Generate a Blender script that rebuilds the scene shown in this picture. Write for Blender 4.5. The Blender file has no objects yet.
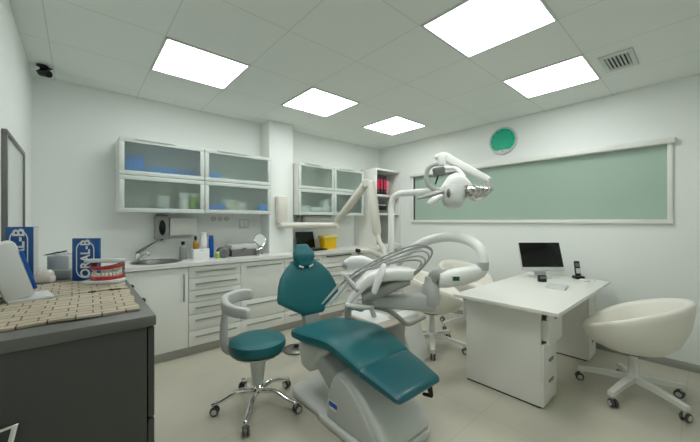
import bpy, bmesh, math, random
from mathutils import Vector, Matrix
random.seed(7)
C = bpy.context.scene.collection
PI = math.pi
R = math.radians
sc = bpy.context.scene

# ------------------------------------------------------------------ materials
def mat(name, col, rough=0.5, metal=0.0, var=0.04, nscale=6.0, coat=0.0, bump=0.0, bscale=200.0, spec=0.5, trans=0.0, ior=1.45, sheen=0.0):
    m = bpy.data.materials.new(name); m.use_nodes = True
    nt = m.node_tree; b = nt.nodes['Principled BSDF']
    tc = nt.nodes.new('ShaderNodeTexCoord')
    nz = nt.nodes.new('ShaderNodeTexNoise'); nz.inputs['Scale'].default_value = nscale; nz.inputs['Detail'].default_value = 3
    nt.links.new(tc.outputs['Object'], nz.inputs['Vector'])
    mx = nt.nodes.new('ShaderNodeMix'); mx.data_type = 'RGBA'
    mx.inputs['A'].default_value = (*[max(0, c*(1-var)) for c in col], 1)
    mx.inputs['B'].default_value = (*[min(1, c*(1+var)) for c in col], 1)
    nt.links.new(nz.outputs['Fac'], mx.inputs['Factor'])
    nt.links.new(mx.outputs['Result'], b.inputs['Base Color'])
    b.inputs['Roughness'].default_value = rough; b.inputs['Metallic'].default_value = metal
    b.inputs['Coat Weight'].default_value = coat; b.inputs['Specular IOR Level'].default_value = spec
    b.inputs['Transmission Weight'].default_value = trans; b.inputs['IOR'].default_value = ior
    b.inputs['Sheen Weight'].default_value = sheen
    if bump:
        n2 = nt.nodes.new('ShaderNodeTexNoise'); n2.inputs['Scale'].default_value = bscale
        nt.links.new(tc.outputs['Object'], n2.inputs['Vector'])
        bp = nt.nodes.new('ShaderNodeBump'); bp.inputs['Strength'].default_value = bump; bp.inputs['Distance'].default_value = 0.002
        nt.links.new(n2.outputs['Fac'], bp.inputs['Height']); nt.links.new(bp.outputs['Normal'], b.inputs['Normal'])
    return m

M = {}
M['wall'] = mat('wall_paint', (.85, .885, .858), .85, var=.01, nscale=2, bump=.06, bscale=120)
M['white'] = mat('white_lacquer', (.82, .835, .79), .35, var=.01)
M['desk'] = mat('white_laminate', (.82, .82, .77), .45, var=.012)
M['worktop'] = mat('white_worktop', (.80, .80, .775), .25, var=.01)
M['plinth'] = mat('aluminium_plinth', (.42, .42, .40), .35, metal=.6, var=.03)
M['alu'] = mat('brushed_aluminium', (.60, .655, .62), .5, metal=.1, var=.03)
M['handle'] = mat('satin_steel_handle', (.42, .42, .40), .3, metal=.9, var=.03)
M['steel'] = mat('stainless_steel', (.27, .27, .26), .33, metal=1, var=.04)  # colour darkened to carry the shade inside the round sink
M['chrome'] = mat('polished_chrome', (.78, .78, .76), .07, metal=1, var=.02)
M['teal'] = mat('teal_vinyl', (.008, .135, .155), .42, var=.05, nscale=12, bump=.08, bscale=300)
M['tealfoot'] = mat('teal_vinyl_footrest', (.006, .112, .137), .38, var=.05, nscale=12, coat=.25)
M['dental'] = mat('dental_white_plastic', (.87, .885, .86), .28, var=.008, coat=.2)
M['dentgrey'] = mat('dental_grey_plastic', (.36, .37, .35), .4, var=.02)
M['lgrey'] = mat('light_grey_plastic', (.56, .575, .555), .4, var=.02)
M['basegrey'] = mat('pale_grey_shell', (.68, .70, .675), .28, var=.015, coat=.25)
M['hose'] = mat('grey_hose_rubber', (.36, .37, .36), .4, var=.03)
M['cab'] = mat('charcoal_steel', (.058, .059, .052), .5, var=.04, nscale=3)
M['cabtop'] = mat('grey_steel_top', (.125, .128, .115), .45, var=.03)
M['black'] = mat('black_plastic', (.008, .008, .009), .35, var=.05)
M['screen'] = mat('dark_screen_glass', (.003, .003, .0035), .12, var=.05)
M['blue'] = mat('blue_card', (.004, .078, .28), .4, var=.05)
M['ink'] = mat('white_print', (.8, .82, .82), .5)
M['card'] = mat('white_card', (.62, .65, .64), .6, var=.03)
M['gcard'] = mat('grey_card', (.36, .38, .37), .6, var=.03)
M['gum'] = mat('red_gum_resin', (.42, .012, .014), .25, var=.06, coat=.4)
M['tooth'] = mat('ivory_tooth_resin', (.78, .74, .66), .25, coat=.4)
M['cream'] = mat('cream_leather', (.84, .82, .74), .5, var=.012, bump=.05, bscale=250)
M['creambase'] = mat('white_coated_steel', (.78, .78, .74), .35)
M['caster'] = mat('grey_caster', (.07, .07, .065), .4)
M['casterrim'] = mat('caster_rim', (.62, .62, .60), .3, metal=.4)
M['xray'] = mat('ivory_enamel', (.70, .69, .61), .35, var=.01)
M['yellow'] = mat('yellow_plastic', (.80, .50, .005), .4)
M['yellowlid'] = mat('pale_yellow_lid', (.75, .62, .16), .4)
M['binder'] = mat('black_binder', (.012, .012, .014), .5)
M['red'] = mat('red_label', (.62, .02, .07), .5)
M['pinkreflect'] = mat('painted_pink_reflection', (.78, .36, .42), .6)  # colour of the pinkish reflection in the bookcase
M['amber'] = mat('amber_liquid', (.42, .22, .01), .15, coat=.5)
M['bluebottle'] = mat('blue_plastic', (.006, .09, .40), .3)
M['bluegoods'] = mat('bright_blue_pack', (.02, .22, .70), .45)
M['green'] = mat('green_label', (.28, .50, .10), .5)
M['bottlewhite'] = mat('white_bottle', (.80, .81, .80), .3)
M['bottlegrey'] = mat('smoky_bottle', (.26, .28, .27), .2, coat=.4)
M['clockface'] = mat('emerald_dial', (.015, .47, .29), .3, var=.08, nscale=20)
M['paper'] = mat('white_paper', (.80, .82, .81), .7)
M['tan'] = mat('tan_tray', (.50, .46, .38), .35, coat=.3)
M['slat'] = mat('vent_white', (.62, .66, .63), .5)
M['ventdark'] = mat('vent_painted_shade', (.015, .02, .018), .8)
M['redpaper'] = mat('red_print', (.5, .04, .05), .5)
M['frosted'] = mat('frosted_cabinet_glass', (.84, .93, .89), .30, var=.01, trans=.93, ior=1.12)
M['window'] = mat('green_frosted_glass', (.56, .72, .62), .30, var=.05, nscale=1.2, trans=.35, ior=1.3)
M['wboard'] = mat('whiteboard_enamel', (.66, .70, .68), .2, var=.02)
M['wframe'] = mat('grey_frame', (.20, .205, .20), .4, metal=.5)
M['lens'] = mat('lamp_reflector', (.55, .55, .53), .12, metal=1)

def emit(name, col, s):
    m = bpy.data.materials.new(name); m.use_nodes = True; nt = m.node_tree
    b = nt.nodes['Principled BSDF']; b.inputs['Base Color'].default_value = (.9, .9, .9, 1)
    b.inputs['Emission Color'].default_value = (*col, 1); b.inputs['Emission Strength'].default_value = s
    return m
M['panel'] = emit('led_diffuser', (.98, 1.0, .985), 7.0)
M['lcd'] = mat('green_lcd', (.02, .11, .07), .15)

def grid_mat(name, base, line, sx, sy, ox, oy, w, rough, lw2=0.0, cloud=.03, ns=1.5, coat=0.0):
    """plain tiles with thin joints on a sx by sy grid"""
    m = bpy.data.materials.new(name); m.use_nodes = True; nt = m.node_tree; N = nt.nodes; L = nt.links
    b = N['Principled BSDF']; b.inputs['Roughness'].default_value = rough; b.inputs['Coat Weight'].default_value = coat
    tc = N.new('ShaderNodeTexCoord'); sp = N.new('ShaderNodeSeparateXYZ'); L.new(tc.outputs['Object'], sp.inputs[0])
    def axis(out, s, o):
        a = N.new('ShaderNodeMath'); a.operation = 'SUBTRACT'; L.new(out, a.inputs[0]); a.inputs[1].default_value = o
        d = N.new('ShaderNodeMath'); d.operation = 'PINGPONG'; L.new(a.outputs[0], d.inputs[0]); d.inputs[1].default_value = s/2
        c = N.new('ShaderNodeMath'); c.operation = 'LESS_THAN'; L.new(d.outputs[0], c.inputs[0]); c.inputs[1].default_value = w/2
        return c.outputs[0]
    mx = N.new('ShaderNodeMath'); mx.operation = 'MAXIMUM'
    L.new(axis(sp.outputs[0], sx, ox), mx.inputs[0]); L.new(axis(sp.outputs[1], sy, oy), mx.inputs[1])
    nz = N.new('ShaderNodeTexNoise'); nz.inputs['Scale'].default_value = ns; nz.inputs['Detail'].default_value = 6; L.new(tc.outputs['Object'], nz.inputs['Vector'])
    c1 = N.new('ShaderNodeMix'); c1.data_type = 'RGBA'; L.new(nz.outputs['Fac'], c1.inputs['Factor'])
    c1.inputs['A'].default_value = (*[x*(1-cloud) for x in base], 1); c1.inputs['B'].default_value = (*[x*(1+cloud) for x in base], 1)
    c2 = N.new('ShaderNodeMix'); c2.data_type = 'RGBA'; L.new(mx.outputs[0], c2.inputs['Factor'])
    L.new(c1.outputs['Result'], c2.inputs['A']); c2.inputs['B'].default_value = (*line, 1)
    L.new(c2.outputs['Result'], b.inputs['Base Color'])
    return m
M['ceiling'] = grid_mat('ceiling_tiles', (.81, .85, .815), (.66, .70, .665), .6, .6, .45, .61, .007, .9, cloud=.015)
M['floor'] = grid_mat('porcelain_tiles', (.56, .535, .44), (.47, .45, .37), .9, .9, .25, .1, .005, .38, cloud=.13, ns=2.2)

def mat_mat():
    """woven wooden mat: beige blocks with dark knots between"""
    m = bpy.data.materials.new('wooden_block_mat'); m.use_nodes = True; nt = m.node_tree; N = nt.nodes; L = nt.links
    b = N['Principled BSDF']; b.inputs['Roughness'].default_value = .6
    tc = N.new('ShaderNodeTexCoord')
    br = N.new('ShaderNodeTexBrick'); L.new(tc.outputs['Object'], br.inputs['Vector'])
    br.offset = .35; br.inputs['Scale'].default_value = 1.0
    br.inputs['Brick Width'].default_value = .062; br.inputs['Row Height'].default_value = .042; br.inputs['Mortar Size'].default_value = .0022
    br.inputs['Mortar Smooth'].default_value = .3
    br.inputs['Color1'].default_value = (.66, .58, .44, 1); br.inputs['Color2'].default_value = (.55, .47, .34, 1); br.inputs['Mortar'].default_value = (.07, .055, .035, 1)
    nz = N.new('ShaderNodeTexNoise'); nz.inputs['Scale'].default_value = 55; L.new(tc.outputs['Object'], nz.inputs['Vector'])
    mx = N.new('ShaderNodeMix'); mx.data_type = 'RGBA'; mx.blend_type = 'MULTIPLY'; mx.inputs['Factor'].default_value = .45
    L.new(br.outputs['Color'], mx.inputs['A']); L.new(nz.outputs['Color'], mx.inputs['B'])
    L.new(mx.outputs['Result'], b.inputs['Base Color'])
    return m
M['mat'] = mat_mat()

# ------------------------------------------------------------------ mesh builder
class MB:
    def __init__(s): s.bm = bmesh.new()
    def _add(s, tmp, mtx=None):
        if mtx is not None: bmesh.ops.transform(tmp, matrix=mtx, verts=tmp.verts)
        me = bpy.data.meshes.new('t'); tmp.to_mesh(me); tmp.free(); s.bm.from_mesh(me); bpy.data.meshes.remove(me); return s
    def box(s, a, b, bev=0.0, mtx=None, seg=2):
        t = bmesh.new(); bmesh.ops.create_cube(t, size=1)
        sz = [b[i]-a[i] for i in range(3)]; ce = [(a[i]+b[i])/2 for i in range(3)]
        bmesh.ops.transform(t, matrix=Matrix.Translation(ce) @ Matrix.Diagonal((*sz, 1)), verts=t.verts)
        if bev: bmesh.ops.bevel(t, geom=t.edges[:], offset=min(bev, min(abs(x) for x in sz)*.45), segments=seg, profile=.5, affect='EDGES')
        return s._add(t, mtx)
    def cyl(s, p0, p1, r0, r1=None, n=20, bev=0.0):
        r1 = r0 if r1 is None else r1
        p0 = Vector(p0); p1 = Vector(p1); d = p1-p0; L = d.length
        prof = [(0, 0), (r0-bev, 0), (r0, bev), (r1, L-bev), (r1-bev, L), (0, L)] if bev else [(0, 0), (r0, 0), (r1, L), (0, L)]
        return s.lathe(prof, n, Matrix.Translation(p0) @ d.to_track_quat('Z', 'Y').to_matrix().to_4x4())
    def lathe(s, prof, n=24, mtx=None):
        t = bmesh.new(); rings = []
        for r, z in prof:
            if r < 1e-6: rings.append([t.verts.new((0, 0, z))])
            else: rings.append([t.verts.new((r*math.cos(2*PI*k/n), r*math.sin(2*PI*k/n), z)) for k in range(n)])
        for A, B in zip(rings, rings[1:]):
            for k in range(n):
                k2 = (k+1) % n
                f = []
                for v in (A[k % len(A)], A[k2 % len(A)], B[k2 % len(B)], B[k % len(B)]):
                    if v not in f: f.append(v)
                if len(f) > 2: t.faces.new(f)
        bmesh.ops.recalc_face_normals(t, faces=t.faces)
        return s._add(t, mtx)
    def ball(s, c, r, mtx=None, n=16):
        t = bmesh.new(); bmesh.ops.create_uvsphere(t, u_segments=n, v_segments=max(8, n//2), radius=1)
        r = (r, r, r) if not hasattr(r, '__len__') else r
        mm = Matrix.Translation(c) @ (mtx or Matrix.Identity(4)) @ Matrix.Diagonal((*r, 1))
        return s._add(t, mm)
    def loft(s, rings, cap=True, close=False, mtx=None):
        t = bmesh.new(); V = [[t.verts.new(p) for p in r] for r in rings]; n = len(V[0])
        pairs = list(zip(V, V[1:])) + ([(V[-1], V[0])] if close else [])
        for A, B in pairs:
            for k in range(n): t.faces.new((A[k], A[(k+1) % n], B[(k+1) % n], B[k]))
        if cap and not close: t.faces.new(V[0][::-1]); t.faces.new(V[-1])
        bmesh.ops.recalc_face_normals(t, faces=t.faces)
        return s._add(t, mtx)
    def tube(s, pts, r, n=12, smooth=0, close=False, flat=1.0):
        P = [Vector(p) for p in pts]; rs = r if hasattr(r, '__len__') else [r]*len(P)
        if smooth: P, rs = spline(P, rs, smooth, close)
        rings = []; m = len(P); up = None
        for i in range(m):
            a = P[(i-1) % m] if (close or i) else P[0]; b = P[(i+1) % m] if (close or i < m-1) else P[-1]
            d = (b-a).normalized()
            if up is None: up = Vector((0, 0, 1)) if abs(d.z) < .95 else Vector((1, 0, 0))
            x = d.cross(up).normalized(); up = x.cross(d).normalized()
            rings.append([P[i] + x*(rs[i]*math.cos(2*PI*k/n)) + up*(rs[i]*flat*math.sin(2*PI*k/n)) for k in range(n)])
        if not close:   # rounded ends
            def capring(ring, c, d, k): return [c + d*(rs_*(.7 if k == 1 else .95)) + (p-c)*(.72 if k == 1 else .25) for p in ring]
            d0 = (P[0]-P[1]).normalized(); d1 = (P[-1]-P[-2]).normalized()
            rs_ = rs[0]*min(1, flat); pre = [capring(rings[0], P[0], d0, 2), capring(rings[0], P[0], d0, 1)]
            rs_ = rs[-1]*min(1, flat); post = [capring(rings[-1], P[-1], d1, 1), capring(rings[-1], P[-1], d1, 2)]
            rings = pre + rings + post
        return s.loft(rings, close=close)
    def prism(s, poly, h, bev=0.0, mtx=None, seg=3):
        """polygon in XY extruded by h along Z"""
        t = bmesh.new(); f = t.faces.new([t.verts.new((x, y, 0)) for x, y in poly])
        e = bmesh.ops.extrude_face_region(t, geom=[f]); bmesh.ops.translate(t, vec=(0, 0, h), verts=[v for v in e['geom'] if isinstance(v, bmesh.types.BMVert)])
        bmesh.ops.recalc_face_normals(t, faces=t.faces)
        if bev: bmesh.ops.bevel(t, geom=t.edges[:], offset=bev, segments=seg, profile=.5, affect='EDGES')
        return s._add(t, mtx)
    def shift(s, m):
        bmesh.ops.transform(s.bm, matrix=m, verts=s.bm.verts); return s

def spline(P, rs, k, close=False):
    out = []; ro = []; n = len(P)
    for i in range(n if close else n-1):
        p1, p2 = P[i], P[(i+1) % n]
        p0 = P[(i-1) % n] if (close or i) else p1*2-p2
        p3 = P[(i+2) % n] if (close or i < n-2) else p2*2-p1
        for j in range(k):
            t = j/k
            out.append(.5*((2*p1) + (p2-p0)*t + (2*p0-5*p1+4*p2-p3)*t*t + (3*p1-p0-3*p2+p3)*t**3)); ro.append(rs[i]*(1-t)+rs[(i+1) % n]*t)
    if not close: out.append(P[-1]); ro.append(rs[-1])
    return out, ro

def link(name, mb, m, parent=None, world=False, ang=38):
    me = bpy.data.meshes.new(name)
    if world and parent is not None:
        r = parent
        while r.parent: r = r.parent
        bmesh.ops.translate(mb.bm, vec=-Vector(r.location), verts=mb.bm.verts)
    mb.bm.to_mesh(me); mb.bm.free()
    for p in me.polygons: p.use_smooth = True
    me.set_sharp_from_angle(angle=R(ang))
    me.materials.append(M[m])
    o = bpy.data.objects.new(name, me); C.objects.link(o)
    if parent is not None: o.parent = parent
    return o
def tag(o, label, cat, group=None):
    o['label'] = label; o['category'] = cat
    if group: o['group'] = group
    return o
def thing(name, loc, label, cat, group=None, rz=0):
    o = bpy.data.objects.new(name, None); C.objects.link(o); o.location = loc; o.rotation_euler = (0, 0, rz); o.empty_display_size = .1
    return tag(o, label, cat, group)
def single(name, mb, m, loc, label, cat, group=None, rz=0):
    o = link(name, mb, m); o.location = loc; o.rotation_euler = (0, 0, rz); return tag(o, label, cat, group)
def struct(name, mb, m, parent=None, **k):
    o = link(name, mb, m, parent, **k)
    if parent is None: o['kind'] = 'structure'
    return o
def copy_tree(o, parent=None):
    c = o.copy(); C.objects.link(c)
    if parent is not None: c.parent = parent
    for ch in list(o.children): copy_tree(ch, c)
    return c
def text_mb(body, size, mtx, depth=.0008):
    cu = bpy.data.curves.new('t', 'FONT'); cu.body = body; cu.size = size; cu.extrude = depth; cu.offset = size*.022; cu.align_x = 'CENTER'; cu.align_y = 'CENTER'
    ob = bpy.data.objects.new('t', cu); C.objects.link(ob)
    dg = bpy.context.evaluated_depsgraph_get(); me = bpy.data.meshes.new_from_object(ob.evaluated_get(dg))
    bpy.data.objects.remove(ob); bpy.data.curves.remove(cu)
    mb = MB(); mb.bm.from_mesh(me); bpy.data.meshes.remove(me); mb.shift(mtx); return mb
def sup(n, a, b, e=3.0):
    out = []
    for k in range(n):
        t = 2*PI*k/n; cx, sy = math.cos(t), math.sin(t)
        out.append((a*math.copysign(abs(cx)**(2/e), cx), b*math.copysign(abs(sy)**(2/e), sy)))
    return out
def rrect(x0, y0, x1, y1, r, n=6):
    out = []
    for cx, cy, a0 in ((x1-r, y1-r, 0), (x0+r, y1-r, 90), (x0+r, y0+r, 180), (x1-r, y0+r, 270)):
        for k in range(n+1):
            a = R(a0+90*k/n); out.append((cx+r*math.cos(a), cy+r*math.sin(a)))
    return out
YZ = lambda x0: Matrix(((0, 0, 1, x0), (1, 0, 0, 0), (0, 1, 0, 0), (0, 0, 0, 1)))     # prism XY -> world YZ, extruded along +X

# ------------------------------------------------------------------ room shell
XL, XR, YF, YB, ZC = -.294, 3.995, -1.3, 3.795, 2.554
struct('floor', MB().box((XL-.2, YF-.2, -.1), (XR+.2, YB+.2, 0)), 'floor')
struct('ceiling', MB().box((XL-.2, YF-.2, ZC), (XR+.2, YB+.2, ZC+.1)), 'ceiling')
struct('wall_left', MB().box((XL-.15, YF-.15, 0), (XL, YB+.15, ZC)), 'wall')
struct('wall_back', MB().box((XL, YB, 0), (XR, YB+.15, ZC)), 'wall')
struct('wall_front', MB().box((XL, YF-.15, 0), (XR, YF, ZC)), 'wall')
WY0, WY1, WZ0, WZ1 = .23, 3.04, 1.315, 2.005
w = MB().box((XR, YF-.15, 0), (XR+.16, YB+.15, WZ0)).box((XR, YF-.15, WZ1), (XR+.16, YB+.15, ZC))
w.box((XR, YF-.15, WZ0), (XR+.16, WY0, WZ1)).box((XR, WY1, WZ0), (XR+.16, YB+.15, WZ1)).box((XR+.15, WY0, WZ0), (XR+.16, WY1, WZ1))
struct('wall_right', w, 'wall')
struct('wall_pillar', MB().box((1.785, 3.555, 0), (2.12, YB, ZC), .004), 'wall')
struct('baseboard_right', MB().box((XR-.012, YF, 0), (XR, 3.2, .07), .003), 'plinth')
struct('trim_1', MB().box((XL, YB-.012, ZC-.014), (1.785, YB, ZC)).box((2.12, YB-.012, ZC-.014), (XR, YB, ZC)), 'ceiling')
struct('trim_2', MB().box((XR-.012, YF, ZC-.014), (XR, YB-.012, ZC)), 'ceiling')
wn = struct('window_1', MB().box((XR-.02, WY0-.035, WZ0-.05), (XR+.05, WY0, WZ1+.03), .004).box((XR-.02, WY1, WZ0-.05), (XR+.05, WY1+.035, WZ1+.03), .004)
    .box((XR-.03, WY0-.035, WZ0-.04), (XR+.05, WY1+.035, WZ0), .004), 'white')
struct('window_head', MB().box((XR-.045, WY0-.05, WZ1-.012), (XR+.05, WY1+.05, WZ1+.04), .005), 'white', wn)
struct('window_pane', MB().box((XR+.03, WY0, WZ0), (XR+.038, WY1, WZ1)), 'window', wn)

# ------------------------------------------------------------------ ceiling fittings
LP = [(.75, 2.715, 'square ceiling light panel above the left wall cabinets'), (1.95, 2.715, 'square ceiling light panel in front of the white pillar'),
      (3.15, 2.715, 'small looking ceiling light panel nearest the far corner with the bookcase'),
      (1.955, .905, 'largest ceiling light panel, cut off by the top of the picture'), (3.155, .905, 'square ceiling light panel beside the air vent'),
      (.75, .905, 'square ceiling light panel overhead near the camera, outside the picture')]
def make_panel():
    t = thing('ceiling_light', (0, 0, 0), 'x', 'ceiling light', 'led ceiling panels')
    f = MB(); a, b = .298, .284
    for q in ((-a, -a, a, -b), (-a, b, a, a), (-a, -b, -b, b), (b, -b, a, b)): f.box((q[0], q[1], -.007), (q[2], q[3], 0))
    link('frame', f, 'slat', t); link('diffuser', MB().box((-b, -b, -.005), (b, b, 0)), 'panel', t); return t
p0 = make_panel()
for i, (x, y, lb) in enumerate(LP):
    o = p0 if i == 0 else copy_tree(p0); o.location = (x, y, ZC-.0006); o['label'] = lb
v = thing('ceiling_vent', (3.18, .45, ZC-.001), 'white louvred air vent in the ceiling near the right wall', 'vent')
f = MB()
for q in ((-.175, -.1, .175, -.07), (-.175, .07, .175, .1), (-.175, -.07, -.125, .07), (.125, -.07, .175, .07)): f.box((q[0], q[1], -.012), (q[2], q[3], 0), .002)
link('frame', f, 'slat', v); link('duct_shade_sheet', MB().box((-.125, -.07, -.002), (.125, .07, 0)), 'ventdark', v)  # flat dark sheet paints the shade behind the slats
for k in range(6):
    link('slat', MB().box((-.125, -.0095, -.001), (.125, .0095, .001), mtx=Matrix.Translation((0, -.058+.0232*k, -.0085)) @ Matrix.Rotation(R(34), 4, 'X')), 'slat', v)
sc_ = thing('security_camera', (-.215, 3.52, ZC-.001), 'small black bullet security camera in the upper left corner', 'security camera')
link('mount', MB().lathe([(0, 0), (.035, 0), (.035, -.01), (.015, -.016), (.012, -.045), (0, -.045)], 20), 'black', sc_)
link('camera_body', MB().cyl((-.01, .03, -.05), (.045, -.045, -.075), .027, .027, 18, .005), 'black', sc_)
link('sun_hood', MB().box((-.025, -.055, .027), (.025, .055, .031), .002, mtx=Matrix.Translation((.0175, -.0075, -.0625)) @ Matrix.Rotation(R(40), 4, 'Z') @ Matrix.Rotation(R(-14), 4, 'X')), 'black', sc_)
link('lens', MB().cyl((.045, -.045, -.075), (.048, -.049, -.0764), .02), 'screen', sc_)

# ------------------------------------------------------------------ wall clock
ck = thing('wall_clock', (XR, 1.665, 2.297), 'round wall clock with emerald green dial and pale rim above the window', 'clock')
RX = Matrix.Rotation(R(-90), 4, 'Y')
link('case', MB().lathe([(0, 0), (.168, 0), (.17, .02), (.165, .03), (.154, .03), (.15, .022), (0, .022)], 48, RX), 'card', ck)
link('dial', MB().lathe([(0, .0222), (.148, .0222), (.148, .0245), (0, .0245)], 48, RX), 'clockface', ck)
seg = [(.1475*math.sin(a), -.1475*math.cos(a)) for a in [R(-40+80*k/16) for k in range(17)]]
link('pale_segment', MB().prism(seg, .0012, mtx=RX @ Matrix.Translation((0, 0, .0246)) @ Matrix.Rotation(R(-90), 4, 'Z')), 'card', ck)
def hand(a, L, wd, x):
    return MB().box((-.0008, -wd/2, -.02), (.0008, wd/2, L), mtx=Matrix.Translation((x, 0, 0)) @ Matrix.Rotation(R(a), 4, 'X'))
link('hour_hand', hand(70, .065, .008, -.0272), 'clockface', ck); link('minute_hand', hand(-28, .1, .006, -.0295), 'clockface', ck)
tk = MB()
for k in range(12):
    tk.box((-.0262, -.003, .118), (-.0248, .003, .136), mtx=Matrix.Rotation(R(30*k), 4, 'X'))
link('hour_marks', tk, 'lcd', ck)

# ------------------------------------------------------------------ left wall: whiteboard
wb = thing('whiteboard', (XL, 2.74, 1.46), 'grey framed whiteboard hanging on the left wall', 'whiteboard')
f = MB(); y0, y1, z0, z1 = -.37, .37, -.31, .315
for q in ((y0, z0, y1, z0+.025), (y0, z1-.025, y1, z1), (y0, z0+.025, y0+.025, z1-.025), (y1-.025, z0+.025, y1, z1-.025)): f.box((0, q[0], q[1]), (.022, q[2], q[3]), .003)
link('frame', f, 'wframe', wb); link('board', MB().box((.001, y0+.025, z0+.025), (.012, y1-.025, z1-.025)), 'wboard', wb)

# ------------------------------------------------------------------ charcoal cabinet on the left and what stands on it
cx0, cx1, cy0, cy1 = -.287, .186, 1.165, 2.45
fc = thing('filing_cabinet', (-.05, 1.8, 0), 'charcoal metal cabinet with grey top against the left wall in the foreground', 'cabinet')
link('body', MB().box((cx0, cy0, .0), (.166, cy1, .966), .003), 'cab', fc, True)
link('top', MB().box((cx0, cy0-.006, .966), (cx1+.004, cy1+.006, 1.0), .004), 'cabtop', fc, True)
for ya, yb, ky in ((cy0, 1.817, 1.63), (1.823, cy1, 2.01)):
    for za, zb in ((.08, .670), (.676, .962)):
        d = link('drawer', MB().box((.169, ya, za), (cx1, yb, zb), .003), 'cab', fc, True)
        kz = .972-.022 if zb > .9 else .62
        link('knob', MB().cyl((.186, ky, kz), (.206, ky, kz), .007).ball((.214, ky, kz), (.014, .013, .013)), 'black', d, True)
hr = thing('wall_rack', (-.16, 1.16, .66), 'bright metal rack frame on the near side of the charcoal cabinet', 'rack')
link('rail', MB().tube([(-.25, 1.15, .77), (-.118, 1.15, .785), (-.155, 1.15, .60), (-.26, 1.15, .60)], .009, 10), 'chrome', hr, True)
link('plate', MB().box((-.25, 1.152, .61), (-.16, 1.159, .765), .002), 'lgrey', hr, True)

def rug(x0, x1, y0, y1, z, ph):
    t = MB(); nx, ny, n = 9, 7, 0
    def zz(x, y): return z + .0025*math.sin(x*23+ph)*math.sin(y*31+ph*2) + .0025
    b = bmesh.new(); g = [[b.verts.new((x0+(x1-x0)*i/nx + .006*math.sin(j*2.1+ph)*(i in (0, nx)), y0+(y1-y0)*j/ny + .005*math.sin(i*1.7+ph)*(j in (0, ny)), zz(x0+(x1-x0)*i/nx, y0+(y1-y0)*j/ny))) for j in range(ny+1)] for i in range(nx+1)]
    fs = [b.faces.new((g[i][j], g[i+1][j], g[i+1][j+1], g[i][j+1])) for i in range(nx) for j in range(ny)]
    e = bmesh.ops.extrude_face_region(b, geom=fs); bmesh.ops.translate(b, vec=(0, 0, .007), verts=[q for q in e['geom'] if isinstance(q, bmesh.types.BMVert)])
    bmesh.ops.recalc_face_normals(b, faces=b.faces); t._add(b); return t
def rugthing(x0, x1, y0, y1, z, ph, lb, rz=0):
    o = single('woven_mat', rug(x0-(x0+x1)/2, x1-(x0+x1)/2, y0-(y0+y1)/2, y1-(y0+y1)/2, 0, ph), 'mat', ((x0+x1)/2, (y0+y1)/2, z), lb, 'mat', 'woven mats on the charcoal cabinet', rz)
    return o
rugthing(-.282, .16, 1.25, 1.64, 1.0005, .3, 'beige woven block mat along the front edge of the charcoal cabinet', R(-1.5))
rugthing(-.282, .165, 1.662, 2.0, 1.0005, 1.7, 'beige woven block mat lying behind the front mat, under the teeth model', R(.5))

def blue_carton(loc, rz, wd, dp, h, body, size, lb):
    t = thing('blue_carton', loc, lb, 'box', 'blue cartons on the charcoal cabinet', rz)
    link('carton', MB().box((-wd/2, 0, 0), (wd/2, dp, h), .002), 'blue', t)
    if dp > .02: link('side_panel', MB().box((wd/2, .003, .002), (wd/2+.0012, dp-.002, h-.002)), 'card', t)
    F = Matrix.Translation((0, -.0012, h*.5)) @ Matrix.Rotation(R(90), 4, 'X')
    link('lettering', text_mb(body, size, F @ Matrix.Translation((.002, h*.02, 0)) @ Matrix.Rotation(R(90), 4, 'Z') @ Matrix.Diagonal((1.0, 1.12, 1, 1))), 'ink', t)
    a, b = wd*.34, h*.44
    pts = [(x, y-.0, 0) for x, y in rrect(-a, -b, a, b, a*.98, 8)]
    ring = MB(); n = len(pts)
    b2 = bmesh.new(); vi = []; vo = []
    for x, y, _ in pts:
        s1 = 1-.045/ (a/.045) ; vi.append(b2.verts.new((x*(1-.11), y*(1-.11*a/b), 0))); vo.append(b2.verts.new((x, y, 0)))
    fs = [b2.faces.new((vi[k], vi[(k+1) % n], vo[(k+1) % n], vo[k])) for k in range(n)]
    e = bmesh.ops.extrude_face_region(b2, geom=fs); bmesh.ops.translate(b2, vec=(0, 0, .0008), verts=[q for q in e['geom'] if isinstance(q, bmesh.types.BMVert)])
    bmesh.ops.recalc_face_normals(b2, faces=b2.faces)
    ring._add(b2, F); link('oval_outline', ring, 'ink', t)
    return t
blue_carton((.030, 2.055, 1.0), R(-36), .126, .016, .213, 'ORAL-B', .055, 'smaller blue carton with white upright lettering behind the teeth model')
blue_carton((-.213, 2.185, 1.0), R(-41), .135, .028, .272, 'ORAL-B', .07, 'taller blue carton partly hidden behind the white desk device')

# dental teeth model
tm = thing('teeth_model', (.113, 1.895, 1.0102), 'open red and white dental teeth model on the woven mat', 'teeth model', rz=R(-30))
def arch(rx, ry, n=15): return [(rx*math.cos(a), ry*math.sin(a)) for a in [PI*k/(n-1) for k in range(n)]]
def horseshoe(z, h, rx, ry, wd, tilt=0, n=15):
    mb = MB(); rings = []
    for k, (x, y) in enumerate(arch(rx, ry, n)):
        a = PI*k/(n-1); nx, ny = math.cos(a), math.sin(a)
        rings.append([(x+nx*p*wd, -y-ny*p*wd, z+q*h+tilt*(-y)) for p, q in ((-.5, 0), (.5, 0), (.55, .5), (.4, 1), (-.4, 1), (-.55, .5))])
    return mb.loft(rings)
def teeth(z, h, rx, ry, tilt, n=12):
    mb = MB()
    for k in range(n):
        a = PI*(k+.5)/n; x, y = rx*math.cos(a), ry*math.sin(a)
        mb.box((-.0075, -.005, 0), (.0075, .005, h), .0035, mtx=Matrix.Translation((x, -y, z-tilt*y)) @ Matrix.Rotation(PI/2-a, 4, 'Z').inverted())
    return mb
link('base', MB().prism(rrect(-.075, -.085, .075, .02, .03), .017, .005), 'card', tm)
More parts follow.
